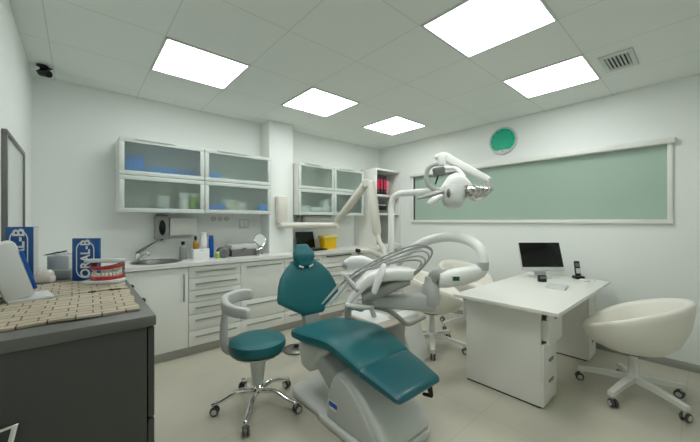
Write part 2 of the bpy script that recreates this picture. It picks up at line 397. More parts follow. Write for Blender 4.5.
link('lower_gum', horseshoe(.017, .016, .055, .068, .026), 'gum', tm)
link('lower_teeth', teeth(.032, .018, .055, .068, 0), 'tooth', tm)
link('upper_teeth', teeth(.054, .02, .055, .068, -.12), 'tooth', tm)
link('upper_gum', horseshoe(.074, .015, .055, .068, .026, .12), 'gum', tm)
link('upper_plate', MB().prism(rrect(-.073, -.08, .073, .02, .03), .018, .005, mtx=Matrix.Translation((0, 0, .09)) @ Matrix.Rotation(R(-7), 4, 'X')), 'card', tm)
for hx_ in (-.06, .06): link('hinge', MB().cyl((hx_, .008, .01), (hx_, .008, .1), .006), 'steel', tm)

# white desk device leaning on its foot
dv = thing('desk_device', (-.162, 1.675, 1.0102), 'white tilted desk device with a blue edge strip on the woven mat', 'device', rz=R(-80))
TL = Matrix.Translation((0, 0, .012)) @ Matrix.Rotation(R(15), 4, 'X')
link('housing', MB().box((-.075, -.04, 0), (.075, .038, .205), .012, mtx=TL), 'card', dv)
link('front_screen', MB().box((-.065, -.0415, .02), (.065, -.039, .19), .001, mtx=TL), 'gcard', dv)
link('blue_strip', MB().box((-.06, .0375, .02), (.07, .048, .165), .002, mtx=TL), 'bluebottle', dv)
link('foot', MB().box((-.06, -.035, 0), (.075, .085, .012), .004), 'card', dv)
link('power_cable', MB().tube([(-.03, -.04, .006), (-.10, -.07, .004), (-.16, -.05, .004)], .004, 8, 4), 'black', dv)

# cartons between the device and the blue box
single('grey_carton', MB().box((-.09, -.06, 0), (.09, .06, .045), .003), 'gcard', (-.06, 2.265, 1.0), 'long grey carton lying between the two blue cartons', 'box', None, R(-38))
oc = thing('open_carton', (-.05, 2.275, 1.0455), 'pale open carton with a raised flap on top of the grey carton', 'box', rz=R(-38))
link('carton', MB().box((-.055, -.045, 0), (.055, .045, .07), .002), 'card', oc)
link('flap', MB().box((-.055, 0, 0), (.055, .06, .0015), mtx=Matrix.Translation((0, -.04, .0705)) @ Matrix.Rotation(R(10), 4, 'X') @ Matrix.Rotation(R(8), 4, 'Y')), 'gcard', oc)
pm = thing('plaster_mould', (-.118, 2.12, 1.0), 'small white plaster mould in front of the pale open carton', 'mould', rz=R(-30))
link('cast', MB().box((-.035, -.02, 0), (.035, .02, .035), .008).loft([[(x*s_, y*s_, z) for x, y in sup(16, .034, .022)] for s_, z in ((1, .03), (.95, .05), (.6, .062))]), 'tooth', pm)
pn = thing('black_pen', (-.085, 2.21, 1.117), 'black pen lying across the open flap', 'pen', rz=R(-12))
link('barrel', MB().cyl((-.03, -.005, .012), (.045, 0, .027), .0035, .0035, 10), 'black', pn)
link('tip', MB().cyl((-.045, -.006, .009), (-.03, -.005, .012), .001, .0035, 10), 'black', pn)

# ------------------------------------------------------------------ back counter: cabinets, plinth, worktop
FY = 3.26
def door_bar(o, x0, z0, x1, z1, m='handle'):
    h = MB(); v = abs(z1-z0) > abs(x1-x0)
    if v: h.box((x0-.006, FY-.032, z0), (x0+.006, FY-.02, z1), .002); a = ((x0, z0+.02), (x0, z1-.02))
    else: h.box((x0, FY-.032, z0-.006), (x1, FY-.02, z0+.006), .002); a = ((x0+.02, z0), (x1-.02, z0))
    for x, z in a: h.cyl((x, FY-.022, z), (x, FY-.0005, z), .004, n=8)
    link('handle', h, m, o, True)
def base_unit(x0, x1, rows, lb, kind='drawer', hinge=None):
    t = thing('base_cabinet', ((x0+x1)/2, 3.5, 0), lb, 'cabinet', 'white base cabinets along the back wall')
    yb = 3.545 if x1 > 1.4 and x0 < 2.2 else YB-.012
    if kind == 'door':
        f = MB().box((x0+.001, FY+.02, .085), (x0+.017, yb, .865)).box((x1-.017, FY+.02, .085), (x1-.001, yb, .865)).box((x0+.017, FY+.02, .085), (x1-.017, yb, .101)).box((x0+.017, yb-.01, .101), (x1-.017, yb, .865))
        link('body', f, 'white', t, True)
    else: link('body', MB().box((x0+.001, FY+.02, .085), (x1-.001, yb, .865)), 'white', t, True)
    for za, zb in rows:
        d = link(kind, MB().box((x0+.0025, FY, za+.0025), (x1-.0025, FY+.018, zb-.0025), .002), 'white', t, True)
        if kind == 'door': door_bar(d, (x1-.045 if hinge == 'l' else x0+.045), .54, (x1-.045 if hinge == 'l' else x0+.045), .80)
        elif x0 > 2.3 and zb > .8: door_bar(d, x0+.055, zb-.022, x1-.055, zb-.022, 'black')  # black bar paints the shade of the open gap under the worktop
        else: door_bar(d, x0+.055, zb-.052, x1-.055, zb-.052)
    return t
six = [(.09, .236), (.236, .395), (.395, .512), (.512, .628), (.628, .745), (.745, .862)]
three = [(.09, .236), (.236, .45), (.45, .862)]
base_unit(-.28, .305, [(.09, .862)], 'white base cabinet in the left corner, hidden by the charcoal cabinet', 'door', 'r')
base_unit(.305, .80, [(.09, .862)], 'white base cabinet with a single door under the round sink', 'door', 'l')
base_unit(.80, 1.31, six, 'white base cabinet of six shallow drawers right of the sink door')
base_unit(1.31, 1.83, three, 'white base cabinet with one deep upper drawer, behind the teal headrest')
base_unit(1.83, 2.37, six, 'white six drawer base cabinet below the black laptop')
base_unit(2.37, 2.91, six, 'white six drawer base cabinet below the yellow container')
base_unit(2.91, 3.43, six, 'white six drawer base cabinet left of the bookcase front')
base_unit(3.43, 3.975, six, 'white six drawer base cabinet under the bookcase in the far corner')
struct('baseboard_back', MB().box((-.285, FY+.045, 0), (3.98, FY+.06, .083)), 'plinth')
# worktop with a round hole for the sink
SX, SY, SR = .585, 3.535, .20
b = bmesh.new(); outer = [b.verts.new(p) for p in ((XL+.004, 3.235, 0), (XR-.004, 3.235, 0), (XR-.004, YB-.002, 0), (2.125, YB-.002, 0), (2.125, 3.55, 0), (1.78, 3.55, 0), (1.78, YB-.002, 0), (XL+.004, YB-.002, 0))]
inner = [b.verts.new((SX+SR*math.cos(2*PI*k/40), SY+SR*math.sin(2*PI*k/40), 0)) for k in range(40)]
ed = [b.edges.new((q[k], q[(k+1) % len(q)])) for q in (outer, inner) for k in range(len(q))]
bmesh.ops.triangle_fill(b, use_beauty=True, use_dissolve=False, edges=ed)
e = bmesh.ops.extrude_face_region(b, geom=b.faces[:]); bmesh.ops.translate(b, vec=(0, 0, .034), verts=[q for q in e['geom'] if isinstance(q, bmesh.types.BMVert)])
bmesh.ops.recalc_face_normals(b, faces=b.faces)
single('worktop', MB()._add(b), 'worktop', (0, 0, .8665), 'long white worktop running along the back wall with a round sink', 'worktop')
link_sink = thing('round_sink', (SX, SY, .9), 'round stainless steel sink set into the white worktop', 'sink')
link('basin', MB().lathe([(.218, .001), (.22, .005), (.211, .006), (.193, 0), (.184, -.03), (.168, -.13), (.02, -.145), (0, -.145), (0, -.148), (.171, -.135), (.192, -.02), (.197, .0), (.218, .001)], 40), 'steel', link_sink)
link('drain', MB().lathe([(0, -.144), (.03, -.143), (.03, -.14), (0, -.141)], 20), 'chrome', link_sink)
ta = thing('mixer_tap', (.455, 3.752, .9005), 'chrome mixer tap with raised lever behind the round sink', 'tap')
link('body', MB().lathe([(0, 0), (.026, 0), (.026, .008), (.02, .012), (.019, .07), (.014, .085), (0, .087)], 20), 'chrome', ta)
link('spout', MB().tube([(.005, -.01, .035), (.04, -.07, .075), (.07, -.13, .085), (.072, -.135, .065)], [.014, .012, .011, .011], 12, 5), 'chrome', ta)
link('lever', MB().tube([(-.005, 0, .08), (.05, -.008, .12), (.10, -.015, .155), (.17, -.025, .2)], [.02, .018, .012, .008], 12, 0, flat=.7), 'steel', ta)

# on the back wall
dp = thing('soap_dispenser', (.66, YB, 1.11), 'grey wall soap dispenser with dark window above the sink', 'dispenser')
link('housing', MB().box((-.062, -.1, 0), (.062, 0, .24), .012), 'dentgrey', dp)
link('window', MB().loft([[(x, -.1015-o_, .12+z*(1-o_*20)) for x, z in sup(20, .03, .08, 2.0)] for o_ in (0, .003)]), 'screen', dp)
link('nozzle', MB().cyl((0, -.06, -.012), (0, -.06, .002), .012), 'black', dp)
link('top_cap', MB().box((-.055, -.09, .238), (.055, -.004, .252), .006), 'wframe', dp)
td = thing('towel_dispenser', (.86, YB, 1.145), 'white paper towel dispenser on the wall right of the soap dispenser', 'dispenser')
link('housing', MB().box((-.128, -.09, 0), (.128, 0, .185), .01), 'white', td)
link('slot', MB().box((-.1, -.07, -.003), (.1, -.04, .001)), 'wframe', td)
sk = None
for i, (x, nm) in enumerate(((1.20, 'left one'), (1.275, 'middle one'), (1.35, 'right one'))):
    if sk is None:
        sk = thing('wall_socket', (x, YB, 1.325), 'x', 'socket', 'small beige sockets under the left wall cabinet')
        link('plate', MB().lathe([(0, 0), (.026, 0), (.024, .008), (0, .008)], 20, Matrix.Rotation(R(90), 4, 'X')), 'tan', sk)
        link('insert', MB().lathe([(0, .008), (.014, .008), (.014, .0095), (0, .0095)], 16, Matrix.Rotation(R(90), 4, 'X')), 'xray', sk); o = sk
    else: o = copy_tree(sk); o.location = (x, YB, 1.325)
    o['label'] = 'small beige round socket under the wall cabinet, %s of the row of three' % nm
so = thing('switch_plate', (1.56, YB, 1.27), 'white double switch plate on the wall above the steel instrument case', 'switch')
link('plate', MB().box((-.06, -.008, -.06), (.06, 0, .06), .003), 'card', so); link('rocker', MB().box((-.045, -.012, -.04), (-.003, -.007, .04), .002), 'white', so); link('rocker', MB().box((.003, -.012, -.04), (.045, -.007, .04), .002), 'white', so)

def bottle(loc, r, h, m, lb, cap='black', neck=.4, shoulder=.75, nm='bottle', pump=False):
    t = thing(nm, loc, lb, 'bottle', 'bottles on the worktop')
    hb = h*shoulder
    link('body', MB().lathe([(0, 0), (r*.92, 0), (r, .005), (r, hb*.88), (r*.85, hb*.97), (r*neck, hb*1.04), (r*neck, hb*1.1), (0, hb*1.1)], 24), m, t)
    c = MB().lathe([(0, hb*1.1), (r*neck*1.25, hb*1.1), (r*neck*1.25, h), (0, h)], 18)
    link('cap', c, cap, t); return t
bottle((.835, 3.62, .9005), .036, .185, 'bottlegrey', 'smoky grey bottle with black cap beside the sink')
wc = thing('storage_bin', (.985, 3.555, .9005), 'small white open storage bin between the smoky bottle and the blue bottle', 'bin')
f = MB()
for q in ((-.078, -.055, .078, -.051), (-.078, .051, .078, .055), (-.078, -.051, -.074, .051), (.074, -.051, .078, .051)): f.box((q[0], q[1], 0), (q[2], q[3], .108), .001)
f.box((-.074, -.051, 0), (.074, .051, .004)); link('box', f, 'bottlewhite', wc)
link('grip_slot', MB().prism(rrect(-.024, -.007, .024, .007, .0068), .001, mtx=Matrix.Translation((0, -.0552, .088)) @ Matrix.Rotation(R(90), 4, 'X')), 'lgrey', wc)
bottle((.945, 3.575, .905), .026, .235, 'amber', 'amber bottle with black cap standing in the white bin')
bottle((1.02, 3.562, .905), .034, .272, 'bottlewhite', 'tall white bottle standing in the white bin', 'bottlewhite', .8, .86)
bottle((1.105, 3.58, .9005), .026, .24, 'bluebottle', 'tall blue bottle just right of the white bin', 'bluegoods', .8, .9)
jr = thing('jar', (1.135, 3.46, .9005), 'small pale green jar in front of the blue bottle', 'jar')
link('glass', MB().lathe([(0, 0), (.026, 0), (.028, .004), (.028, .05), (.024, .056), (0, .056)], 20), 'green', jr); link('lid', MB().lathe([(0, .056), (.027, .056), (.027, .07), (0, .07)], 20), 'tooth', jr)
bg = thing('instrument_roll', (1.205, 3.51, .9005), 'dark grey instrument roll left of the steel instrument case', 'roll')
link('roll', MB().cyl((-.012, -.09, .055), (.012, .09, .055), .055, n=24, bev=.012), 'wframe', bg); link('strap', MB().cyl((-.002, -.012, .055), (.002, .012, .055), .0565, n=24), 'black', bg)
ic = thing('instrument_case', (1.43, 3.56, .9005), 'flat grey metal instrument case on the worktop', 'case')
link('tray', MB().box((-.145, -.1, 0), (.145, .1, .075), .006), 'wframe', ic); link('lid', MB().box((-.15, -.105, .077), (.15, .105, .135), .012), 'lgrey', ic); link('latch', MB().box((-.02, -.112, .06), (.02, -.105, .095), .002), 'steel', ic)
mr = thing('vanity_mirror', (1.655, 3.56, .9005), 'round magnifying mirror on a bent wire stand by the pillar', 'mirror')
link('base', MB().lathe([(0, 0), (.055, 0), (.05, .01), (.012, .018), (0, .018)], 24), 'chrome', mr)
link('stem', MB().tube([(0, 0, .015), (-.05, -.03, .05), (.05, -.02, .085), (0, 0, .12)], .006, 8, 5), 'chrome', mr)
TX = Matrix.Translation((.01, -.005, .175)) @ Matrix.Rotation(R(72), 4, 'X')
ring = [(.072*math.cos(2*PI*k/32), .072*math.sin(2*PI*k/32), 0) for k in range(32)]
link('rim', MB().tube([TX @ Vector(p) for p in ring], .006, 8, 0, True), 'chrome', mr)
link('glass', MB().cyl((0, 0, -.002), (0, 0, .002), .07, n=32).shift(TX), 'alu', mr)
sm = thing('beaker', (1.575, 3.43, .9005), 'small steel beaker in front of the round mirror', 'beaker')
link('cup', MB().lathe([(0, 0), (.022, 0), (.026, .06), (.0245, .06), (.021, .004), (0, .004)], 20), 'steel', sm)
link('swab', MB().cyl((.004, 0, .005), (-.012, .004, .1), .0025, n=8), 'alu', sm)

# laptop, sharps container, hanging case
lt = thing('laptop', (2.42, 3.575, .9005), 'open black laptop on the worktop behind the teal headrest', 'laptop', rz=R(10))
link('keyboard_base', MB().box((-.165, -.15, 0), (.165, .09, .02), .004), 'black', lt)
link('lid', MB().box((-.165, 0, 0), (.165, .014, .24), .004, mtx=Matrix.Translation((0, .085, .016)) @ Matrix.Rotation(R(-12), 4, 'X')), 'black', lt)
link('display', MB().box((-.158, -.001, .014), (.158, .001, .228), mtx=Matrix.Translation((0, .0845, .016)) @ Matrix.Rotation(R(-12), 4, 'X')), 'screen', lt)
link('keys', MB().box((-.15, -.03, .02), (.15, .07, .0215)), 'wframe', lt)
yc = thing('sharps_container', (2.725, 3.60, .9005), 'yellow sharps container with paler lid on the worktop', 'container')
link('tub', MB().loft([[(x, y, z) for x, y in sup(28, a, .075*a/.12, 6)] for a, z in ((.108, 0), (.112, .005), (.118, .15))]), 'yellow', yc)
link('lid', MB().box((-.124, -.085, .1505), (.124, .085, .19), .012), 'yellowlid', yc)
link('flap', MB().cyl((0, 0, .19), (0, 0, .2), .05, .045), 'yellow', yc)
hc = thing('hanging_case', (2.5, 3.66, 1.281), 'grey case with black edge hanging under the right wall cabinet', 'case')
link('case', MB().box((-.2, -.12, 0), (.27, .12, .09), .02), 'lgrey', hc)
link('edge_trim', MB().tube([(-.24, -.1, .0), (-.235, -.1, .07), (-.2, -.1, .0935), (.27, -.1, .0935)], .0065, 8, 3), 'black', hc)

# ------------------------------------------------------------------ wall cabinets with frosted flap doors
def wall_unit(x0, x1, z0, z1, y0, lb):
    t = thing('wall_cabinet', ((x0+x1)/2, 3.6, z0), lb, 'wall cabinet', 'frosted glass wall cabinets on the back wall')
    T = .016; zm = (z0+z1)/2; f = MB()
    f.box((x0, y0+.022, z0), (x0+T, YB-.002, z1)).box((x1-T, y0+.022, z0), (x1, YB-.002, z1))
    f.box((x0+T, y0+.022, z0), (x1-T, YB-.002, z0+T)).box((x0+T, y0+.022, z1-T), (x1-T, YB-.002, z1)).box((x0+T, YB-.01, z0+T), (x1-T, YB-.002, z1-T))
    link('carcass', f, 'white', t, True)
    link('shelf', MB().box((x0+T, y0+.03, zm-.008), (x1-T, YB-.011, zm+.008)), 'white', t, True)
    W = .04
    for a, b in ((z0, zm-.002), (zm+.002, z1)):
        d = MB(); xa, xb = x0+.001, x1-.001
        d.box((xa, y0, a), (xb, y0+.02, a+W), .002).box((xa, y0, b-W), (xb, y0+.02, b), .002).box((xa, y0, a+W), (xa+W, y0+.02, b-W), .002).box((xb-W, y0, a+W), (xb, y0+.02, b-W), .002)
        dr = link('flap_door', d, 'alu', t, True)
        link('glass', MB().box((xa+W-.003, y0+.008, a+W-.003), (xb-W+.003, y0+.012, b-W+.003)), 'frosted', dr, True)
        if b > zm+.1: link('handle', MB().box((xa+.16*(xb-xa), y0-.012, b-.012), (xa+.62*(xb-xa), y0-.0005, b-.006), .001), 'alu', dr, True)
    return t
Z0, Z1, ZM = 1.38, 2.06, 1.72
wall_unit(.278, 1.0, Z0, Z1, 3.45, 'frosted glass wall cabinet furthest left, above the sink')
wall_unit(1.004, 1.755, Z0, Z1, 3.45, 'frosted glass wall cabinet just left of the white pillar')
wall_unit(2.14, 2.722, Z0, Z1, 3.45, 'frosted glass wall cabinet just right of the white pillar')
wall_unit(2.726, 3.30, Z0, Z1, 3.45, 'frosted glass wall cabinet next to the bookcase')
def goods(nm, m, x, z, wd, dp, h, lb, y=3.56, shape='box', lid=None):
    t = thing(nm, (x, y, z+.0004), lb, 'pack' if shape == 'box' else 'tub', 'supplies behind the frosted glass')
    if shape == 'box':
        link('pack', MB().box((-wd/2, -dp/2, 0), (wd/2, dp/2, h*(.8 if lid else 1)), .004), m, t)
        if lid: link('lid', MB().box((-wd/2-.002, -dp/2-.002, h*.8), (wd/2+.002, dp/2+.002, h), .004), lid, t)
    else:
        r = wd/2; link('tub', MB().lathe([(0, 0), (r*.9, 0), (r, .01), (r, h*.8), (0, h*.8)], 20), m, t); link('lid', MB().lathe([(0, h*.8), (r*1.03, h*.8), (r*1.03, h), (0, h)], 20), lid or 'bottlewhite', t)
zu, zl = ZM+.008, Z0+.016
goods('supply_pack', 'bluegoods', .40, zu, .14, .12, .18, 'blue pack with pale lid on the top shelf of the leftmost wall cabinet', 3.54, lid='bluebottle')
goods('supply_pack', 'bluegoods', .62, zu, .24, .16, .09, 'flat blue pack in the middle of the leftmost upper shelf')
goods('supply_pack', 'bluebottle', .85, zu, .17, .14, .09, 'darker blue flat pack at the right of the leftmost upper shelf')
goods('supply_tub', 'tooth', .64, zl, .12, .12, .15, 'cream tub on the lower shelf of the leftmost wall cabinet', shape='tub', lid='bottlewhite')
goods('supply_pack', 'bluegoods', .645, zl, .13, .02, .03, 'thin blue pack in front of the cream tub', 3.486)
goods('supply_bottle', 'wframe', .755, zl, .045, .05, .14, 'dark slim bottle behind the lower frosted glass', shape='tub', lid='black')
goods('supply_tub', 'bottlewhite', .83, zl, .1, .1, .19, 'tall white tub behind the lower frosted glass', shape='tub', lid='bottlewhite')
goods('supply_bottle', 'green', .92, zl, .075, .07, .19, 'white topped green bottle behind the lower frosted glass', shape='tub', lid='bottlewhite')
goods('supply_pack', 'bluegoods', 1.12, zu, .13, .14, .09, 'pale blue pack at the left of the upper shelf beside the pillar')
goods('supply_pack', 'bluebottle', 1.43, zu, .16, .14, .05, 'flat dark blue pack on the upper shelf beside the pillar')
goods('supply_pack', 'bluegoods', 1.13, zl, .17, .14, .085, 'blue pack at the left of the lower shelf beside the pillar')
goods('supply_tub', 'tooth', 1.29, zl, .13, .12, .14, 'cream tub left of the twin cream tub on the lower shelf', shape='tub')
goods('supply_tub', 'tooth', 1.43, zl, .12, .12, .12, 'cream tub right of the twin cream tub on the lower shelf', shape='tub')
goods('supply_pack', 'bluegoods', 1.66, zl, .1, .04, .1, 'small pale blue card at the lower right of the cabinet beside the pillar', 3.495)
goods('supply_pack', 'paper', 2.27, zl, .14, .14, .11, 'short white pack on the lower shelf right of the pillar', lid='card')
goods('supply_pack', 'paper', 2.45, zl, .16, .14, .09, 'wide white pack on the lower shelf right of the pillar')
goods('supply_pack', 'paper', 2.62, zl, .1, .14, .2, 'tall white pack at the right of the lower shelf right of the pillar', lid='card')
goods('supply_pack', 'wframe', 3.02, zl, .42, .12, .24, 'large dark grey pack behind the lower frosted glass near the bookcase')

# ------------------------------------------------------------------ bookcase on the worktop
bx0, bx1, by0, bz0, bz1 = 3.41, 3.985, 3.30, .9005, 2.11
bc = thing('bookcase', ((bx0+bx1)/2, 3.55, bz0), 'tall white open bookcase standing on the worktop in the far corner', 'bookcase')
link('side_panel', MB().box((bx0, by0, bz0), (bx0+.022, YB-.016, bz1), .001), 'white', bc, True)
link('side_panel', MB().box((bx1-.022, by0, bz0), (bx1, YB-.016, bz1), .001), 'white', bc, True)
link('back_panel', MB().box((bx0+.022, YB-.03, bz0), (bx1-.022, YB-.018, bz1)), 'white', bc, True)
link('top_panel', MB().box((bx0+.022, by0, bz1-.03), (bx1-.022, YB-.03, bz1), .001), 'white', bc, True)
for z in (.9005+.002, 1.395, 1.685): link('shelf', MB().box((bx0+.022, by0+.004, z), (bx1-.022, YB-.03, z+.025), .001), 'white', bc, True)
bn = None
for i, lb in enumerate(('leftmost', 'middle', 'rightmost')):
    if bn is None:
        bn = thing('ring_binder', (3.47, 3.308, 1.7105), 'x', 'binder', 'black binders in the bookcase')
        link('cover', MB().box((-.036, 0, 0), (.036, .25, .305), .003), 'binder', bn)
        link('spine_label', MB().box((-.024, -.0015, .08), (.024, .001, .235)), 'red', bn)
        link('finger_ring', MB().lathe([(.008, 0), (.013, 0), (.013, .002), (.008, .002), (.008, 0)], 16, Matrix.Translation((0, -.0005, .05)) @ Matrix.Rotation(R(90), 4, 'X')), 'steel', bn); o = bn
    else: o = copy_tree(bn); o.location.x = 3.47+.076*i
    o['label'] = '%s of the three black binders with a red label in the bookcase' % lb
single('pink_reflection_card', MB().box((-.03, 0, 0), (.03, .2, .24), .003, mtx=Matrix.Rotation(R(12), 4, 'Y')), 'pinkreflect', (3.75, 3.4, 1.7185), 'pinkish reflection right of the black binders, painted as a leaning card', 'painted reflection')  # pinkish reflection inside the bookcase, put in as a coloured card
dt = thing('document_tray', (3.58, 3.5, 1.4205), 'dark grey document tray on the middle shelf of the bookcase', 'tray')
link('tray', MB().box((-.13, -.16, 0), (.13, .16, .05), .004), 'wframe', dt); link('upper_tray', MB().box((-.13, -.15, .055), (.13, .16, .12), .004), 'black', dt); link('papers', MB().box((-.11, -.15, .121), (.11, .15, .14), .001), 'gcard', dt)
kd = thing('black_stapler', (3.53, 3.4, .928), 'black stapler on the lowest shelf of the bookcase', 'stapler', rz=R(20))
link('base', MB().box((-.06, -.018, 0), (.06, .018, .012), .003), 'black', kd); link('arm', MB().box((-.06, -.016, 0), (.065, .016, .025), .006, mtx=Matrix.Translation((0, 0, .02)) @ Matrix.Rotation(R(-12), 4, 'Y')), 'black', kd)
ub = thing('grey_box_file', (3.6, 3.6, .928), 'grey box file standing at the back of the lowest bookcase shelf', 'box file')
link('box', MB().box((-.1, -.09, 0), (.1, .09, .3), .003), 'gcard', ub); link('label_slip', MB().box((-.05, -.0915, .12), (.05, -.0895, .2)), 'paper', ub)

# ------------------------------------------------------------------ dental chair
def pad(stations, n=28, e=4.0):
    """rings from (centre, across-axis, thickness-axis, half width, half thickness)"""
    rings = []
    for c, ax, tx, a, h in stations:
        c, ax, tx = Vector(c), Vector(ax).normalized(), Vector(tx).normalized()
        rings.append([c + ax*p + tx*q for p, q in sup(n, a, h, e)])
    return MB().loft(rings)
def spad(path, hw, hh, X=(1, 0, 0), sub=5, endr=.05):
    """padded cushion following a path; half widths and half thicknesses per point, rounded at both ends"""
    P = [Vector(p) for p in path]
    A, W = spline(P, hw, sub); _, H = spline(P, hh, sub)
    st = []; m = len(A)
    def fr(i):
        d = (A[min(i+1, m-1)]-A[max(i-1, 0)]).normalized(); x = Vector(X); return d, x, x.cross(d).normalized()
    d, x, u = fr(0)
    for k in (1.0, .93, .75, .45): st.append((A[0]-d*endr*k, x, u, W[0]-endr*.9*(1-math.sqrt(1-k*k*.98)), H[0]*math.sqrt(max(.02, 1-k*k))))
    for i in range(m): d, x, u = fr(i); st.append((A[i], x, u, W[i], H[i]))
    d, x, u = fr(m-1)
    for k in (.45, .75, .93, 1.0): st.append((A[-1]+d*endr*k, x, u, W[-1]-endr*.9*(1-math.sqrt(1-k*k*.98)), H[-1]*math.sqrt(max(.02, 1-k*k))))
    return pad(st)
X0 = 1.42
dc = thing('dental_chair', (X0, 1.6, 0), 'teal upholstered dental chair on a pale grey pedestal in the middle of the room', 'dental chair')
link('base_plate', MB().prism(rrect(1.175, 1.09, 1.655, 1.72, .09), .05, .014).prism(rrect(1.195, 1.5, 1.64, 2.095, .11), .048, .014, mtx=Matrix.Translation((0, 0, .001))), 'basegrey', dc, True)
link('floor_gasket', MB().prism(rrect(1.185, 1.1, 1.645, 1.71, .085), .012, .002, mtx=Matrix.Translation((0, 0, -.0005))), 'black', dc, True)
prof = [(1.10, .045), (1.10, .10), (1.15, .165), (1.26, .26), (1.38, .345), (1.45, .375), (1.51, .365), (1.57, .30), (1.62, .18), (1.65, .045)]
link('pedestal_cover', MB().prism(prof, .40, .028, YZ(1.215)), 'basegrey', dc, True)
link('side_cover', MB().prism([(1.14, .05), (1.19, .135), (1.30, .245), (1.41, .33), (1.47, .345), (1.535, .30), (1.585, .18), (1.60, .05)], .03, .012, YZ(1.198)), 'lgrey', dc, True)
ng = link('badge', MB().prism([(1.57, .118), (1.485, .118), (1.485, .172), (1.57, .172)], .003, .001, YZ(1.196)), 'ink', dc, True)
link('badge_stripe', MB().prism([(1.567, .14), (1.488, .14), (1.488, .169), (1.567, .169)], .0015, 0, YZ(1.1945)), 'bluebottle', ng, True)
la = MB().prism([(1.52, .22), (1.84, .36), (1.98, .40), (1.98, .30), (1.84, .24), (1.62, .10)], .26, .02, YZ(1.29))
link('lift_arm', la, 'dentgrey', dc, True)
link('arm_cover', MB().prism([(1.5, .30), (1.72, .365), (1.80, .35), (1.80, .27), (1.62, .16), (1.55, .18)], .32, .02, YZ(1.26)), 'lgrey', dc, True)
link('seat_housing', MB().prism([(1.60, .455), (1.99, .43), (2.01, .36), (1.97, .235), (1.86, .215), (1.80, .28), (1.70, .40)], .38, .03, YZ(1.235)), 'basegrey', dc, True)
seatp = [(X0, 2.0, .47), (X0, 1.84, .485), (X0, 1.68, .505), (X0, 1.55, .51), (X0, 1.42, .48), (X0, 1.315, .445)]
link('seat', spad(seatp, [.238, .252, .25, .245, .238, .226], [.042, .046, .046, .045, .042, .036], endr=.04), 'teal', dc, True)
link('footrest', spad([(X0-.004, 1.285, .436), (X0-.01, 1.15, .408), (X0-.018, 1.045, .386)], [.220, .206, .19], [.034, .03, .027], endr=.035), 'tealfoot', dc, True)
link('footrest_frame', MB().prism([(1.36, .40), (1.06, .345), (1.06, .325), (1.36, .33)], .2, .008, YZ(1.32)), 'dentgrey', dc, True)
link('footrest_latch', MB().cyl((1.53, 1.04, .30), (1.53, 1.06, .365), .012, .02).tube([(1.53, 1.04, .295), (1.53, 1.09, .285)], .01), 'black', dc, True)
def bk(z): return 2.10 + (z-.56)*.36
hs = [(.565, .11), (.582, .135), (.62, .205), (.668, .288), (.70, .292), (.78, .268), (.85, .235), (.91, .18), (.95, .12)]
link('backrest', spad([(X0+.018, bk(z), z) for z, _ in hs], [a for _, a in hs], [.026, .03, .034, .036, .036, .036, .035, .032, .03], sub=4, endr=.02), 'teal', dc, True)
hd = link('headrest', spad([(X0-.004, bk(.955)-.045, .945), (X0-.004, bk(1.0)-.055, .975), (X0-.004, bk(1.0)-.055, 1.01), (X0-.004, bk(1.03)-.05, 1.045), (X0-.004, bk(1.055)-.045, 1.075)], [.07, .088, .095, .086, .062], [.034, .04, .042, .038, .03], endr=.03), 'teal', dc, True)
for s in (-1, 1):
    link('headrest_clip', MB().box((-.022, -.004, -.008), (.022, .004, .008), .003, mtx=Matrix.Translation((X0+.048*s, bk(.94)-.066, .928)) @ Matrix.Rotation(R(-22*s), 4, 'Y')), 'ink', hd, True)
link('headrest_post', MB().box((X0-.03, bk(.95)+.03, .90), (X0+.03, bk(.95)+.045, 1.05), .004), 'steel', dc, True)
link('back_support', MB().prism([(2.03, .40), (2.10, .40), (2.16, .60), (2.22, .80), (2.19, .80), (2.11, .62)], .14, .01, YZ(X0-.07)), 'dentgrey', dc, True)
ar = link('armrest', MB().tube([(1.71, 1.98, .40), (1.715, 1.985, .56), (1.71, 1.95, .60), (1.70, 1.86, .61), (1.69, 1.80, .61)], [.03, .03, .032, .034, .03], 12, 4), 'dentgrey', dc, True)
link('arm_hub', MB().cyl((1.6, 1.98, .40), (1.73, 1.98, .40), .036), 'lgrey', ar, True)

# foot control on the floor behind the seat
ft = thing('foot_control', (1.66, 2.72, 0), 'round steel foot control on the floor behind the dental chair', 'foot control')
link('disc', MB().lathe([(0, 0), (.12, 0), (.125, .012), (.10, .028), (.04, .035), (0, .035)], 28), 'steel', ft)
link('rim', MB().lathe([(.122, .0), (.132, .004), (.132, .016), (.122, .018)], 28), 'wframe', ft)
link('button', MB().lathe([(0, .035), (.026, .035), (.022, .055), (0, .058)], 20), 'black', ft)
link('cable', MB().tube([(.11, -.02, .012), (.2, -.12, .006), (.28, -.25, .006), (.36, -.4, .006)], .005, 8, 5), 'black', ft)

